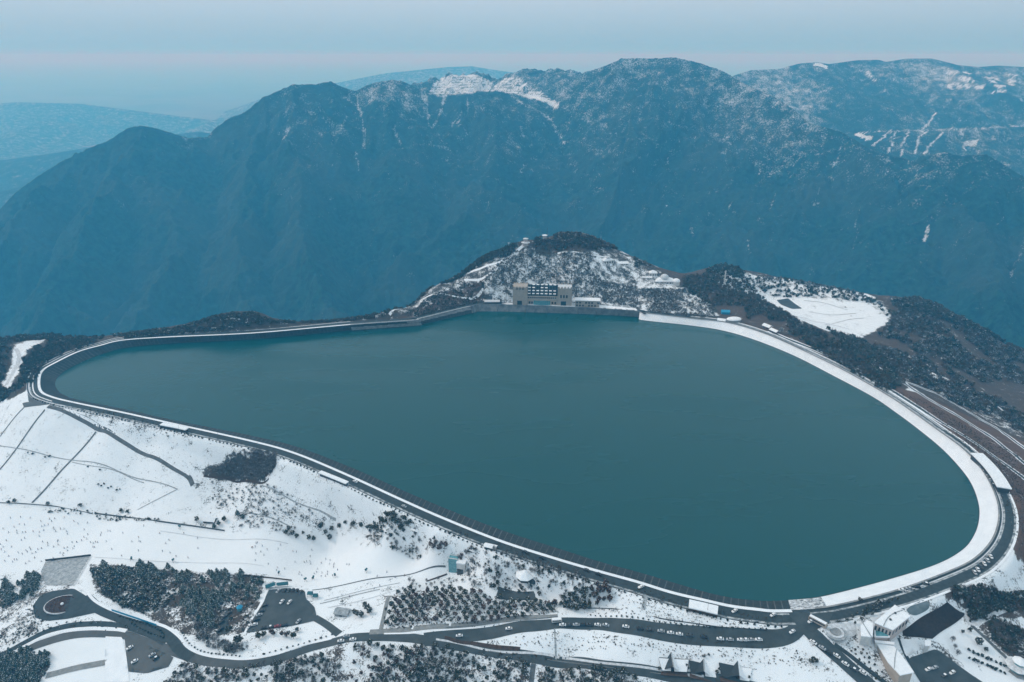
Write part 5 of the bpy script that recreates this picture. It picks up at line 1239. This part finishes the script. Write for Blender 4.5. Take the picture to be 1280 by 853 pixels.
MB().prism(ngon(8, 5.2), -.3, 2.2).build('wall', 'dark_metal', t_); MB().pyramid(ngon(8, 6.4), 2.21, 6.0, t=.4).build('roof', 'roof_snow', t_)
MB().dome((3.5, -5.2, 0), 2.2, 1.6, 10).build('porch', 'slate', t_)
# long pavilions on the crest with snowy roofs
def long_pavilion(px, dep, label, hh=3.2, wallm='dark_metal'):
    P = on_ground([p[0] for p in px], [p[1] for p in px]); P = resample(catmull(P, 4), 4.0) if len(P) > 2 else resample(P, 4.0)
    n = normals2(P); z = P[:, 2].max(); o = P[len(P)//2]
    t = empty("long_pavilion", (o[0], o[1], z), 0, label, "pavilion")
    A = P[:, :2]-o[:2]; B = A+n*dep
    def slab(z0, z1, ex):
        a = A-n*ex; b2 = B+n*ex; m = MB(); k = len(a)
        V = [(a[i][0], a[i][1], z0) for i in range(k)]+[(b2[i][0], b2[i][1], z0) for i in range(k)]+[(a[i][0], a[i][1], z1) for i in range(k)]+[(b2[i][0], b2[i][1], z1) for i in range(k)]
        Fq = []
        for i in range(k-1): Fq += [(2*k+i, 2*k+i+1, 3*k+i+1, 3*k+i), (i+1, i, k+i, k+i+1), (i, i+1, 2*k+i+1, 2*k+i), (k+i+1, k+i, 3*k+i, 3*k+i+1)]
        Fq += [(0, 2*k, 3*k, k), (k-1, 2*k-1, 4*k-1, 3*k-1)]
        return m.add(V, Fq)
    slab(-1.5, hh, -.7).build('wall', wallm, t); slab(hh+.02, hh+.75, .5).build('roof', 'roof_snow', t)
    for i in range(0, len(A), 2): q = A[i]-n[i]*.2; MB().tube((q[0], q[1], -1.5), (q[0], q[1], hh), .16).build('post', 'wood', t)
    return t
long_pavilion([(201,535.5),(217,538.5),(233,542)], 3.2, "long dark pavilion under snow at the left end of the near crest")
long_pavilion([(399,597),(417,603),(433,610)], 2.6, "long low pavilion on the crest halfway up the near shore")
long_pavilion([(860,765),(878,769),(896,773.5)], 6, "white-roofed pavilion on the crest near the road junction", wallm='wood')
long_pavilion([(1262,618),(1253,603),(1241,588),(1226,573)], 9, "long curved white-roofed gallery outside the right rim", 4.2)
# three steep star-roofed cottages
def cottage(a, b_, label, lean):
    v, L = frame("cottage", a, b_, label, "cottage", "steep-roofed cottages above the lower road")
    MB().box(.3, L-.3, .3, L*.62, 0, 2.4).build('wall', 'wood', v)
    d = L*.72; zz = 2.3; v.scale = (1.12, 1.1, 1.0)
    dark = MB(); white = MB()
    def face(mb, *p):
        p = [Vector(q) for q in p]; n = (p[1]-p[0]).cross(p[2]-p[0]).normalized()
        if n.z < 0: p = p[::-1]; n = -n
        k = len(p); q = [x-n*.3 for x in p]
        mb.add([tuple(x) for x in p+q], [tuple(range(k)), tuple(range(2*k-1, k-1, -1))]+[(i, k+i, k+(i+1) % k, (i+1) % k) for i in range(k)])
    xr = L*(.36+lean); rz = 6.6
    # tall prow gable running front to back, its ridge jutting past the eaves
    face(dark, (xr, -2.0, rz+.3), (xr, d+1.4, rz-.2), (xr-L*.34, d+.2, zz), (xr-L*.36, -.2, zz-.3))
    face(white, (xr+.02, -2.0, rz+.3), (xr+.02, d+1.4, rz-.2), (xr+L*.30, d+.2, zz), (xr+L*.30, -.4, zz-.3))
    # lower cross gable running to both sides
    yr = d*.52; rz2 = 5.0
    face(white, (L+1.8, yr, rz2+.4), (xr+.4, yr, rz2), (xr+.9, -.9, zz-.4), (L+.3, -.7, zz-.4))
    face(dark, (L+1.8, yr, rz2+.4), (xr+.4, yr, rz2), (xr+.6, d+.8, zz-.2), (L+.3, d+.9, zz-.2))
    face(white if lean < .1 else dark, (-1.6, yr, rz2+.2), (xr-.4, yr, rz2), (xr-.9, -.9, zz-.4), (-.3, -.6, zz-.4))
    face(dark, (-1.6, yr, rz2+.2), (xr-.4, yr, rz2), (xr-.8, d+.8, zz-.2), (-.3, d+.8, zz-.2))
    dark.build('slate_face', 'slate', v); white.build('snowy_face', 'roof_snow', v)
    MB().box(-.8, L+.8, -2.4, .25, 0, .5).build('deck', 'wood', v); MB().box(L*.35, L*.6, .05, .28, .55, 2.2).build('window', 'dark_glass', v)
    return v
cottage((828,839), (854,841), "leftmost of three steep dark-and-white star-roofed cottages above the lower road", .06)
cottage((864,843), (891,845), "middle one of three steep dark-and-white star-roofed cottages above the lower road", .14)
cottage((902,847), (932,850.5), "rightmost of three steep dark-and-white star-roofed cottages above the lower road", .24)
# visitor centre
def roofed(name, roof_px, z_roof, label, cat, wallm='white_wall', roofm='roof_snow', ridge=None, thick=.6, inset=.8):
    "building whose traced roof outline lies z_roof above the land under it"
    z0 = og(sum(p[0] for p in roof_px)/len(roof_px), sum(p[1] for p in roof_px)/len(roof_px)).z
    P = at([p[0] for p in roof_px], [p[1] for p in roof_px], z0+z_roof); c = P.mean(0)
    v = empty(name, (c[0], c[1], z0), 0, label, cat); q = [(p[0]-c[0], p[1]-c[1]) for p in P]
    ar = sum(q[i][0]*q[(i+1) % len(q)][1]-q[(i+1) % len(q)][0]*q[i][1] for i in range(len(q)))
    if ar < 0: q = q[::-1]
    ins = []
    for x, y in q: d = math.hypot(x, y); ins.append((x*(1-inset/d), y*(1-inset/d)))
    MB().prism(ins, -2.0, z_roof-.01).build('wall', wallm, v); MB().prism(q, z_roof, z_roof+thick).build('roof', roofm, v)
    return v, q, ins
v, q, ins = roofed("visitor_hall", [(1118.4,757),(1138,771),(1116,788.5),(1092.5,779)], 7, "big white-roofed hall of the visitor centre with a curved ridge line", "building", 'pale_pink')
m = MB(); a_ = Vector(q[0]).lerp(Vector(q[1]), .5); b2 = Vector(q[2]).lerp(Vector(q[3]), .5); d_ = (b2-a_).normalized(); n_ = Vector((-d_.y, d_.x))*.25
for k_ in range(8):
    t0 = a_.lerp(b2, k_/8)+n_*8*math.sin(k_/8*math.pi); t1 = a_.lerp(b2, (k_+1)/8)+n_*8*math.sin((k_+1)/8*math.pi)
    m.prism([tuple(t0-n_), tuple(t1-n_), tuple(t1+n_), tuple(t0+n_)], 7.603, 7.85)
m.build('roof_rib', 'slush', v)
MB().box(-3, -2, -2, -1, 7.61, 8.4).build('vent', 'dark_metal', v); MB().box(2.5, 3.4, 3, 4, 7.61, 8.4).build('vent', 'dark_metal', v)
for i in range(len(ins)):
    p0, p1 = Vector(ins[i]), Vector(ins[(i+1) % len(ins)]); d_ = p1-p0; nn_ = Vector((d_.y, -d_.x)).normalized()*.12
    for k_ in range(5):
        w0 = p0+d_*(k_+.25)/5; w1 = p0+d_*(k_+.75)/5
        MB().prism([tuple(w0-nn_), tuple(w1-nn_), tuple(w1+nn_), tuple(w0+nn_)][::-1], 2.2, 5).build('window', 'dark_glass', v)
v, q, ins = roofed("glass_atrium", [(1092,780.5),(1114,790.5),(1112,797.5),(1093,797)], 4.6, "low teal glass-roofed atrium in front of the white hall", "building", 'pale_pink', 'roof_snow', thick=.4)
MB().pyramid([(x*.8, y*.8) for x, y in q], 5.01, 5.8, t=.1).build('skylight', 'teal_glass', v)
v, q, ins = roofed("white_annex", [(1075.5,783),(1084,776),(1091.5,780),(1090.5,797.5),(1076,796)], 4.8, "white annex left of the glass atrium with a snowy flat roof", "building")
m = MB(); m.prism([(q[0][0]*.1-.2, -7), (q[0][0]*.1+.2, -7), (q[0][0]*.1+.2, 7), (q[0][0]*.1-.2, 7)], 5.41, 5.7); m.build('roof_rib', 'slush', v)
v, q, ins = roofed("entrance_canopy", [(1093,800.5),(1118,803.5),(1118,806.5),(1094,803.5)], 4, "narrow white canopy between the visitor hall and the long hall", "canopy", inset=.4, thick=.4)
v, q, ins = roofed("long_hall", [(1095.5,805),(1115,806.5),(1126,819),(1142.5,841.5),(1125,845),(1110,829)], 6, "long bent white-roofed hall beside the dark car park", "building", 'stone_beige')
m = MB(); pts = [Vector(q[0]).lerp(Vector(q[1]), .5), Vector(q[2]).lerp(Vector(q[5]), .5), Vector(q[3]).lerp(Vector(q[4]), .5)]
for k_ in range(2):
    d_ = (pts[k_+1]-pts[k_]).normalized(); n_ = Vector((-d_.y, d_.x))*.2; m.prism([tuple(pts[k_]-n_), tuple(pts[k_+1]-n_), tuple(pts[k_+1]+n_), tuple(pts[k_]+n_)], 6.603+.003*k_, 6.8+.003*k_)
m.build('roof_rib', 'slush', v)
v, q, ins = roofed("gatehouse", [(1155.5,801.5),(1163,801),(1163.5,808),(1156,808.5)], 4, "small square white-roofed gatehouse between the two dark plots", "building")
t_ = spot("octagonal_kiosk", (1271,838), .2, "teal octagonal pavilion with snowy peaked roof in the bottom right corner", "pavilion")
MB().prism(ngon(8, 6.2), -.5, .6).build('terrace', 'paving', t_); MB().prism(ngon(8, 4), .605, 3.6).build('wall', 'teal_glass', t_); MB().pyramid(ngon(8, 7), 3.61, 6.0, t=.3).build('lower_roof', 'thin_snow', t_)
MB().prism(ngon(8, 2.8), 4.8, 7).build('lantern', 'teal_glass', t_); MB().pyramid(ngon(8, 4), 7.01, 9.6, t=.25).build('upper_roof', 'roof_snow', t_)
t_ = spot("round_fountain", (1044,791), 0, "round stepped stone basin on the small plaza by the junction", "fountain")
for k_, (r_, z) in enumerate(((6.2, .5), (4.8, .9), (3.2, 1.25))): MB().prism(ngon(24, r_), -.3+k_*.3, z).build('step', ['slush', 'thin_snow', 'concrete'][k_], t_)
# flower bed in the turning circle
c = og(78, 756); t_ = empty("flower_bed", (c.x, c.y, c.z), 0, "oval bed of red-brown plants in the turning circle, ringed with snow", "flower bed")
ex = abs(og(96, 756).x-c.x); ey = abs(og(78, 746.5).y-c.y)
el = [(ex*math.cos(a), ey*math.sin(a)) for a in np.linspace(0, 2*math.pi, 33)[:-1]]
MB().prism([(x*1.06, y*1.08) for x, y in el], -.4, .45).build('kerb', 'thin_snow', t_); MB().prism(el, -.3, .62).build('soil', 'brown_soil', t_)
pm = []; rr = np.random.default_rng(77)
for i in range(130):
    a = rr.uniform(0, 6.28); s = math.sqrt(rr.uniform(0, .9)); vv_, ff_ = round_crown(rr, 14, (0, 0, .5), (.5, .5, .5), .2, 4); hgt = rr.uniform(.5, .9); pm.append((vv_*hgt+np.array([ex*s*math.cos(a), ey*s*math.sin(a), .6]), ff_))
M['red_plants'] = mat('red_plants', (0.17, 0.070, 0.050), .95, .1, scale=.8, color2=(0.06, 0.03, 0.025))
o = link_mesh("foliage", np_mesh("foliage", *joinVF(pm)), M['red_plants'], t_)
o = MB().dome((0, 0, .6), 1.2, 1.1, 8).build('boulder', 'roof_snow', t_)
# fences
def fence(px, hgt, label, mt='dark_metal', post=4.0, thick=.12):
    P = resample(on_ground([p[0] for p in px], [p[1] for p in px]), post); o = P[len(P)//2]
    t = empty("fence", tuple(o), 0, label, "fence"); m = MB(); ps = MB()
    for i in range(len(P)-1):
        a, b2 = P[i]-o, P[i+1]-o; d = unit((b2-a)[:2]); n = np.array([-d[1], d[0]])*thick/2
        m.add([(a[0]+n[0], a[1]+n[1], a[2]+.15), (b2[0]+n[0], b2[1]+n[1], b2[2]+.15), (b2[0]-n[0], b2[1]-n[1], b2[2]+.15), (a[0]-n[0], a[1]-n[1], a[2]+.15),
               (a[0]+n[0], a[1]+n[1], a[2]+hgt), (b2[0]+n[0], b2[1]+n[1], b2[2]+hgt), (b2[0]-n[0], b2[1]-n[1], b2[2]+hgt), (a[0]-n[0], a[1]-n[1], a[2]+hgt)],
              [(0,1,5,4),(2,3,7,6),(4,5,6,7),(1,0,3,2),(0,4,7,3),(1,2,6,5)])
    m.build('panel', mt, t)
    for p in P[::2]: q = p-o; ps.tube((q[0], q[1], q[2]-.3), (q[0], q[1], q[2]+hgt+.2), .1, k=4)
    o_ = ps.build('post_row', mt, t); return t
fence([(120,643),(160,648),(200,653),(240,658.5),(281,664.5)], 1.6, "dark slatted fence along the upper edge of the piste under the dam", 'dark_metal')
fence([(-10,629),(30,630.5),(68,633.5),(116,643)], 1.1, "dark fence at the foot of the dam by the left edge", 'dark_metal')
fence([(305,720),(335,723),(365,726.5)], 1.4, "dark fence between the pine grove and the piste", 'wood')
fence([(57,702),(85,699),(114,695.5)], 2.0, "dark fence along the top of the grey fenced yard", 'dark_metal')
fence([(140,764),(170,774),(196,783)], 1.8, "blue hoarding along the left road below the grove", 'blue_tarp')
fence([(704,760),(770,762),(830,775),(900,785),(958,789)], .9, "low dark rail on the slope above the road with parked cars", 'dark_metal', 5)
fence([(558,785.5),(600,781.5),(660,775.5),(697,772)], 1.0, "grey rail along the terrace road under the orchard", 'grey_wall', 5)
fence([(610,815),(690,826.5),(760,835.5),(830,844)], .9, "grey roadside rail on the upper side of the lower road", 'grey_wall', 5)
# ---------------------------------------------------------------- cars
CARP = [(.14, .52, .62), (.30, .92, .80), (1.15, 1.02, .86), (1.75, 1.46, .70), (2.2, 1.52, .66), (3.1, 1.50, .68), (3.75, 1.10, .84), (4.25, 1.0, .80), (4.42, .60, .66)]
def car_body():
    m = MB(); rings = []
    for x, zt, w in CARP:
        zb = .28; hw = w if zt < 1.2 else .86
        zm = min(zt, .95)
        rings.append([(x-2.2, -hw*.95, zb), (x-2.2, -hw, zm*.8), (x-2.2, -(w if zt > 1.2 else hw*.9), zt), (x-2.2, (w if zt > 1.2 else hw*.9), zt), (x-2.2, hw, zm*.8), (x-2.2, hw*.95, zb)])
    V = [v for r in rings for v in r]; n = len(rings); Fq = []
    for i in range(n-1):
        for j in range(6): Fq.append((i*6+j, i*6+(j+1) % 6, (i+1)*6+(j+1) % 6, (i+1)*6+j))
    Fq += [tuple(range(6))[::-1], tuple(range((n-1)*6, n*6))]; m.add(V, Fq); return m
def car_glass():
    m = MB(); m.add([(-1.02, -.74, 1.06), (-1.02, .74, 1.06), (-.52, .64, 1.44), (-.52, -.64, 1.44), (-1.08, -.74, 1.08), (-1.08, .74, 1.08), (-.58, .64, 1.47), (-.58, -.64, 1.47)], [(4,5,6,7),(0,3,2,1),(0,1,5,4),(1,2,6,5),(2,3,7,6),(3,0,4,7)])
    m.add([(1.5, -.74, 1.13), (1.5, .74, 1.13), (.95, .62, 1.46), (.95, -.62, 1.46), (1.56, -.74, 1.15), (1.56, .74, 1.15), (1.0, .62, 1.50), (1.0, -.62, 1.50)], [(4,7,6,5),(0,1,2,3),(0,4,5,1),(1,5,6,2),(2,6,7,3),(3,7,4,0)])
    for s in (-1, 1): m.box(-.75, 1.2, s*.80-.04, s*.80+.04, 1.05, 1.38)
    return m
GL = car_glass().mesh("windows"); GL.materials.append(M['dark_glass'])
WH = []
wm_ = MB()
v_, f_ = tube_np([(0, -.1, 0), (0, .1, 0)], [.33, .33], 10); wm_.add(v_, f_); wm_.add([v_[i] for i in range(10)], [tuple(range(10))]); wm_.add([v_[10+i] for i in range(10)], [tuple(range(10))[::-1]])
WHM = wm_.mesh("wheel"); WHM.materials.append(mat('tyre', (0.02, 0.02, 0.02), .9, .2))
PAINTS = {'white': (0.72, 0.73, 0.74), 'silver': (0.38, 0.40, 0.42), 'dark grey': (0.05, 0.055, 0.06), 'black': (0.015, 0.017, 0.02), 'blue': (0.03, 0.10, 0.22), 'red': (0.25, 0.03, 0.03)}
CARS = {}
for k_, c_ in PAINTS.items():
    me_ = car_body().mesh("car_body"); me_.materials.append(mat('paint_'+k_.replace(' ', '_'), c_, .35, .5)); CARS[k_] = me_
SNOWCAP = MB().box(-.45, .85, -.62, .62, 1.525, 1.66).mesh("snow_cover"); SNOWCAP.materials.append(M['roof_snow'])
def car(px, py, ang, col, where, group, snow=False):
    q = og(px, py)
    o = empty("car", (q.x, q.y, q.z+.28), ang, f"{col} car {where}", "car", group)
    b = bpy.data.objects.new("body", CARS[col]); COL.objects.link(b); b.parent = o
    g2 = bpy.data.objects.new("windows", GL); COL.objects.link(g2); g2.parent = o
    for x in (-1.4, 1.35):
        for y in (-.78, .78):
            w = bpy.data.objects.new("wheel", WHM); COL.objects.link(w); w.parent = o; w.location = (x, y, .33)
    if snow: s = bpy.data.objects.new("snow_cover", SNOWCAP); COL.objects.link(s); s.parent = o
    return o
def dir_px(a, b_): p, q = og(*a), og(*b_); return math.atan2(q.y-p.y, q.x-p.x)
cyc = ['white', 'silver', 'white', 'dark grey', 'black', 'white', 'blue', 'silver', 'red']
def cars(pts, ang, where, group, cols=None, snow=.12):
    for i, (px, py) in enumerate(pts):
        col = cols[i % len(cols)] if cols else random.choice(cyc)
        car(px, py, ang(px, py) if callable(ang) else ang+random.uniform(-.05, .05), col, where, group, random.random() < snow)
def mid_ang(px, py): return dir_px((px-8, py-8*.0), (px+8, py+ (1.2 if 780 < px < 900 else 0.1)))
cars([(703,782.5),(711,782.4),(720,782.3),(728,782.3),(737,782.3),(747,782.4),(757,782.8),(782,784.6),(800,787),(812,788.6),(826,790.2),(838,792.4),(849,794),(862,795.6),(880,797.6),(900,800),(912,800.8),(925.5,801.2),(931.5,801.2),(938,801),(948,801)], mid_ang, "parked in the line along the middle road", "cars parked along the middle road",
     ['white', 'dark grey', 'silver', 'black', 'dark grey', 'white', 'silver', 'white', 'black', 'dark grey', 'silver', 'white', 'white', 'dark grey', 'black', 'white', 'silver', 'white', 'white', 'silver', 'white'])
cars([(574,796),(636,787)], dir_px((582,794), (633,786)), "driving on the middle road below the orchard", "cars below the orchard", ['white'])
cars([(426,802.5),(433,796.5),(441,800.5)], .1, "stopped at the road fork left of the orchard", "cars at the fork", ['white', 'silver', 'white'])
cars([(352.4,753.5),(362,754),(348,740),(373,778),(312,784)], 1.2, "standing alone in the big car park", "single cars in the big car park", ['white', 'white', 'silver', 'silver', 'white'])
cars([(356,740),(361,739.5),(366,739.5),(371,740),(376,741.5)], 1.35, "in the dark row at the top of the big car park", "top row of the big car park", ['black', 'dark grey', 'black'])
cars([(327,765),(324,770),(321,776),(318,782),(331,758)], .35, "parked along the left edge of the big car park", "left row of the big car park", ['dark grey', 'silver', 'black', 'white'])
cars([(330,786),(338,785),(347,784),(356,782.5)], .2, "along the lower edge of the big car park", "bottom row of the big car park", ['black', 'dark grey', 'red', 'black'])
cars([(162.5,811),(168.6,828),(190.5,820),(195,824)], .75, "on the lower left car park beside the snowy strip", "cars of the lower left car park", ['white', 'white', 'silver', 'black'], .6)
cars([(277,779),(280,773),(276,788),(286,768)], .9, "in the narrow dark car park left of the turquoise booth", "cars of the narrow car park", ['black', 'dark grey'])
R4 = dir_px((1012,789), (1046,820))
cars([(1016,804),(1027,811),(1045,821),(1056,831),(1067,838),(1078,842),(1036,817)], R4, "queuing on the road down from the junction", "cars below the junction", ['white', 'silver', 'white', 'white', 'dark grey', 'white', 'black'])
cars([(1013,778),(990,791),(966,770),(1105,752),(918,765),(801,735)], .5, "alone near the junction on the crest road", "single cars near the junction", ['white', 'white', 'white', 'silver', 'white', 'white'])
cars([(1190,713),(1195,711.5),(1200,709.5),(1205,707.5),(1210,705)], dir_px((1188,715), (1210,706))+.9, "in the slanting row inside the lower right rim road", "cars inside the right rim", ['white', 'silver', 'white'], .7)
cars([(1218,717),(1222,713.5),(1226,710),(1230,706),(1234,702),(1238,697)], dir_px((1218,717), (1238,698))+.8, "in the slanting row outside the lower right rim road", "cars outside the right rim", ['silver', 'white', 'dark grey', 'white'], .6)
cars([(1233,596),(1237,601),(1241,607),(1229,590),(1225,584)], dir_px((1228,588), (1243,608)), "parked beside the long curved gallery", "cars by the curved gallery", ['white', 'silver', 'dark grey'], .5)
cars([(1118,741),(1127,739),(1136,737),(1146,735),(1157,731)], dir_px((1118,741), (1157,731))+1.0, "parked along the outer edge of the crest road above the visitor hall", "cars above the visitor hall", ['dark grey', 'white', 'silver', 'black'], .4)
cars([(656,691),(677,698.5),(733,714),(748,719),(505,634),(444,603)], lambda px, py: dir_px((px-6, py-2.6), (px+6, py+2.6)), "driving along the near crest road", "cars on the near crest road", ['dark grey', 'black', 'dark grey', 'black', 'silver', 'white'], 0)
cars([(1160,838),(1168,836),(1180,846),(1190,842)], .4, "on the dark car park right of the long hall", "cars right of the long hall", ['white', 'silver', 'dark grey', 'white'], .7)
# vans and a coach
def coach(px, py, ang, L, label, bodym, cat='bus'):
    q = og(px, py); o = empty("coach" if L > 7 else "van", (q.x, q.y, q.z+.3), ang, label, cat)
    h_ = 3.0 if L > 7 else 2.2
    m = MB(); pr = [(-L/2, .35), (L/2-.15, .35), (L/2, .9), (L/2-.2, h_-.2), (L/2-.5, h_), (-L/2+.15, h_), (-L/2, h_-.2)]
    n = len(pr); m.add([(x, y, z) for y in (-1.15, 1.15) for x, z in pr], [tuple(range(n)), tuple(range(n, 2*n))[::-1]]+[((i+1) % n, i, n+i, n+(i+1) % n) for i in range(n)]); m.build('body', bodym, o)
    for s in (-1, 1): MB().box(-L/2+.4, L/2-.9, s*1.16-.02, s*1.16+.02, h_*.5, h_*.8).build('windows', 'dark_glass', o)
    MB().box(-L/2+.2, L/2-.6, -1.0, 1.0, h_+.003, h_+.15).build('snow_cover', 'roof_snow', o)
    for x in (-L*.3, L*.3):
        for y in (-1.0, 1.0): w = bpy.data.objects.new("wheel", WHM); COL.objects.link(w); w.parent = o; w.location = (x, y, .4); w.scale = (1.3, 1.2, 1.3)
    return o
coach(1022, 780, R4+.1, 10.5, "pale brown coach waiting at the junction", 'stone_beige')
coach(268, 412.3, 0.05, 6, "left one of two snow-topped vans on the far crest road", 'dark_metal', 'van'); coach(289, 411, 0.05, 6, "right one of two snow-topped vans on the far crest road", 'dark_metal', 'van')
coach(696, 777.5, .1, 6.5, "white box van beside the end of the terrace road", 'white_wall', 'van')
# ---------------------------------------------------------------- skiers
def person_mesh(name, joints, bones, jacket, trousers):
    me = bpy.data.meshes.new(name); me.from_pydata([j[:3] for j in joints], bones, []); o = bpy.data.objects.new("person_form", me); COL.objects.link(o)
    sm = o.modifiers.new("skin", 'SKIN'); sm.use_smooth_shade = True
    for i, j in enumerate(joints): me.skin_vertices[0].data[i].radius = (j[3], j[3]*.85); me.skin_vertices[0].data[i].use_root = (i == 0)
    ss = o.modifiers.new("sub", 'SUBSURF'); ss.levels = 1
    dg = bpy.context.evaluated_depsgraph_get(); r = bpy.data.meshes.new_from_object(o.evaluated_get(dg)); bpy.data.objects.remove(o)
    r.materials.clear()
    for m_ in (trousers, jacket, M['helmet'], M['face']): r.materials.append(m_)
    for p in r.polygons:
        c = p.center; p.material_index = 0 if c.z < .88 else (1 if c.z < 1.43 else (3 if c.z < 1.62 and c.x > .05 else 2))
    return r
M['helmet'] = mat('helmet', (0.03, 0.03, 0.035), .5, .4); M['face'] = mat('face', (0.45, 0.28, 0.21), .7, .3)
clothes = {'black': (0.012, 0.013, 0.015), 'blue': (0.02, 0.06, 0.18), 'red': (0.22, 0.02, 0.02), 'teal': (0.02, 0.13, 0.15), 'grey': (0.12, 0.12, 0.13)}
for k_, c_ in clothes.items(): M['cloth_'+k_] = mat('cloth_'+k_, c_, .8, .2)
def pose(lean, knee, arm):
    return [(0, 0, .92, .15), (0, .10, .90, .11), (knee, .13, .50, .085), (.02, .14, .10, .06), (.16, .14, .06, .055), (0, -.10, .90, .11), (knee*.8, -.14, .50, .085), (0, -.15, .10, .06), (.14, -.15, .06, .055),
            (lean*.5, 0, 1.15, .16), (lean, 0, 1.40, .17), (lean*1.1, 0, 1.50, .07), (lean*1.2+.02, 0, 1.62, .10), (lean*1.2+.02, 0, 1.74, .085),
            (lean, .22, 1.38, .075), (lean+arm*.5, .30, 1.13, .06), (lean+arm, .28, 1.02, .045), (lean, -.22, 1.38, .075), (lean+arm*.4, -.31, 1.13, .06), (lean+arm, -.30, 1.0, .045)]
BONES = [(0,1),(1,2),(2,3),(3,4),(0,5),(5,6),(6,7),(7,8),(0,9),(9,10),(10,11),(11,12),(12,13),(10,14),(14,15),(15,16),(10,17),(17,18),(18,19)]
PPL = []
for i, (jk, tr, ps) in enumerate([('black', 'black', (.05, .05, .15)), ('blue', 'black', (.16, .16, .3)), ('red', 'grey', (.10, .10, .25)), ('teal', 'black', (.2, .2, .32)), ('black', 'grey', (.02, .02, .05)), ('grey', 'black', (.14, .12, .28))]):
    PPL.append((person_mesh("person", pose(*ps), BONES, M['cloth_'+jk], M['cloth_'+tr]), jk))
sk = MB()
for s in (-.14, .14): sk.box(-.75, .8, s-.045, s+.045, 0, .03).add([(.8, s-.045, 0), (.8, s+.045, 0), (.95, s+.03, .09), (.95, s-.03, .09), (.8, s-.045, .03), (.8, s+.045, .03), (.95, s+.03, .11), (.95, s-.03, .11)], [(0,1,2,3),(4,7,6,5),(0,4,5,1),(1,5,6,2),(2,6,7,3),(3,7,4,0)])
SKM = sk.mesh("skis"); SKM.materials.append(M['cloth_blue'])
pl = MB()
for s in (-1, 1): pl.tube((.32, s*.29, 1.02), (.1, s*.42, .0), .014, k=4)
PLM = pl.mesh("poles"); PLM.materials.append(M['dark_metal'])
def skier(p, where, group):
    me_, jk = random.choice(PPL)
    o = bpy.data.objects.new("person", me_); COL.objects.link(o); o.location = (p[0], p[1], p[2]+.03); o.rotation_euler = (0, 0, random.uniform(0, 6.28))
    for nm, m_ in (("skis", SKM), ("poles", PLM)): c = bpy.data.objects.new(nm, m_); COL.objects.link(c); c.parent = o
    tag(o, f"person in {jk} jacket {where}", "person", group)
PISTE = [([(0,648),(60,645),(110,650),(140,662),(115,694),(60,704),(0,708)], 95, "on the crowded left end of the piste"), ([(115,652),(330,678),(330,706),(140,696)], 26, "on the quiet middle of the piste above the pine grove"),
         ([(300,676),(430,682),(440,715),(380,725),(340,712)], 44, "on the piste above the big car park"), ([(394,738),(500,712),(560,713),(420,752)], 7, "beside the tow lift below the lift station")]
for i, (pg, n, wh) in enumerate(PISTE):
    for p in scatter_px(pg, n, 700+i, 1.5): skier(p, wh, "skiers "+wh)
# snow guns
def snow_gun(px, py, label):
    t = spot("snow_gun", (px, py), random.uniform(0, 6), label, "snow gun", "snow guns on the piste")
    MB().tube((-.9, 0, 2.6), (.9, 0, 3.0), .75, .65, 12).build('barrel', 'teal_paint', t); MB().tube((.9, 0, 3.0), (1.0, 0, 3.02), .7, .5, 12).build('nozzle_ring', 'dark_metal', t)
    for k_ in range(3): MB().tube((0, 0, 2.2), (1.3*math.cos(k_*2.1), 1.3*math.sin(k_*2.1), 0), .09).build('leg', 'dark_metal', t)
    MB().tube((0, 0, 2.1), (0, 0, 2.6), .2).build('mount', 'dark_metal', t)
for px, py, wh in [(349,719,"above the left corner of the big car park"), (382,727,"above the right corner of the big car park"), (419,722,"on the open piste right of the big car park"), (458,715.5,"farthest towards the lift station"), (392,725,"beside the parked tents at the piste's foot"), (165,701,"above the pine grove"), (217,703,"nearest the top of the pine grove's middle"), (225,661,"under the dark slatted fence")]:
    snow_gun(px, py, "teal snow gun on the piste "+wh)
# street lamps
def lamp_proto():
    t = empty("street_lamp", (0, 0, 0), 0, "thin dark street lamp on the outer edge of the near crest road", "street lamp", "street lamps along the crest road")
    MB().tube((0, 0, -.3), (0, 0, 6.5), .12, .07).build('pole', 'dark_metal', t); MB().tube((0, 0, 6.45), (1.5, 0, 6.9), .06, .05).build('arm', 'dark_metal', t); MB().box(1.3, 2.0, -.15, .15, 6.86, 6.98).build('lamp_head', 'grey_wall', t); return t
LP = lamp_proto()
Hl = Pc[part_ring(2.0, 19.0)].copy(); iw = part_ring(2.0, 19.0); Hl[:, :2] += POUT[iw]*(RW[iw]+.4)[:, None]
pts = resample(Hl, 42.0); nn = normals2(pts)
for i, p in enumerate(pts):
    o = LP if i == 0 else copy_tree(LP)
    o.location = (p[0], p[1], float(ground(p[0], p[1]))); o.rotation_euler = (0, 0, math.atan2(nn[i][1], nn[i][0]))
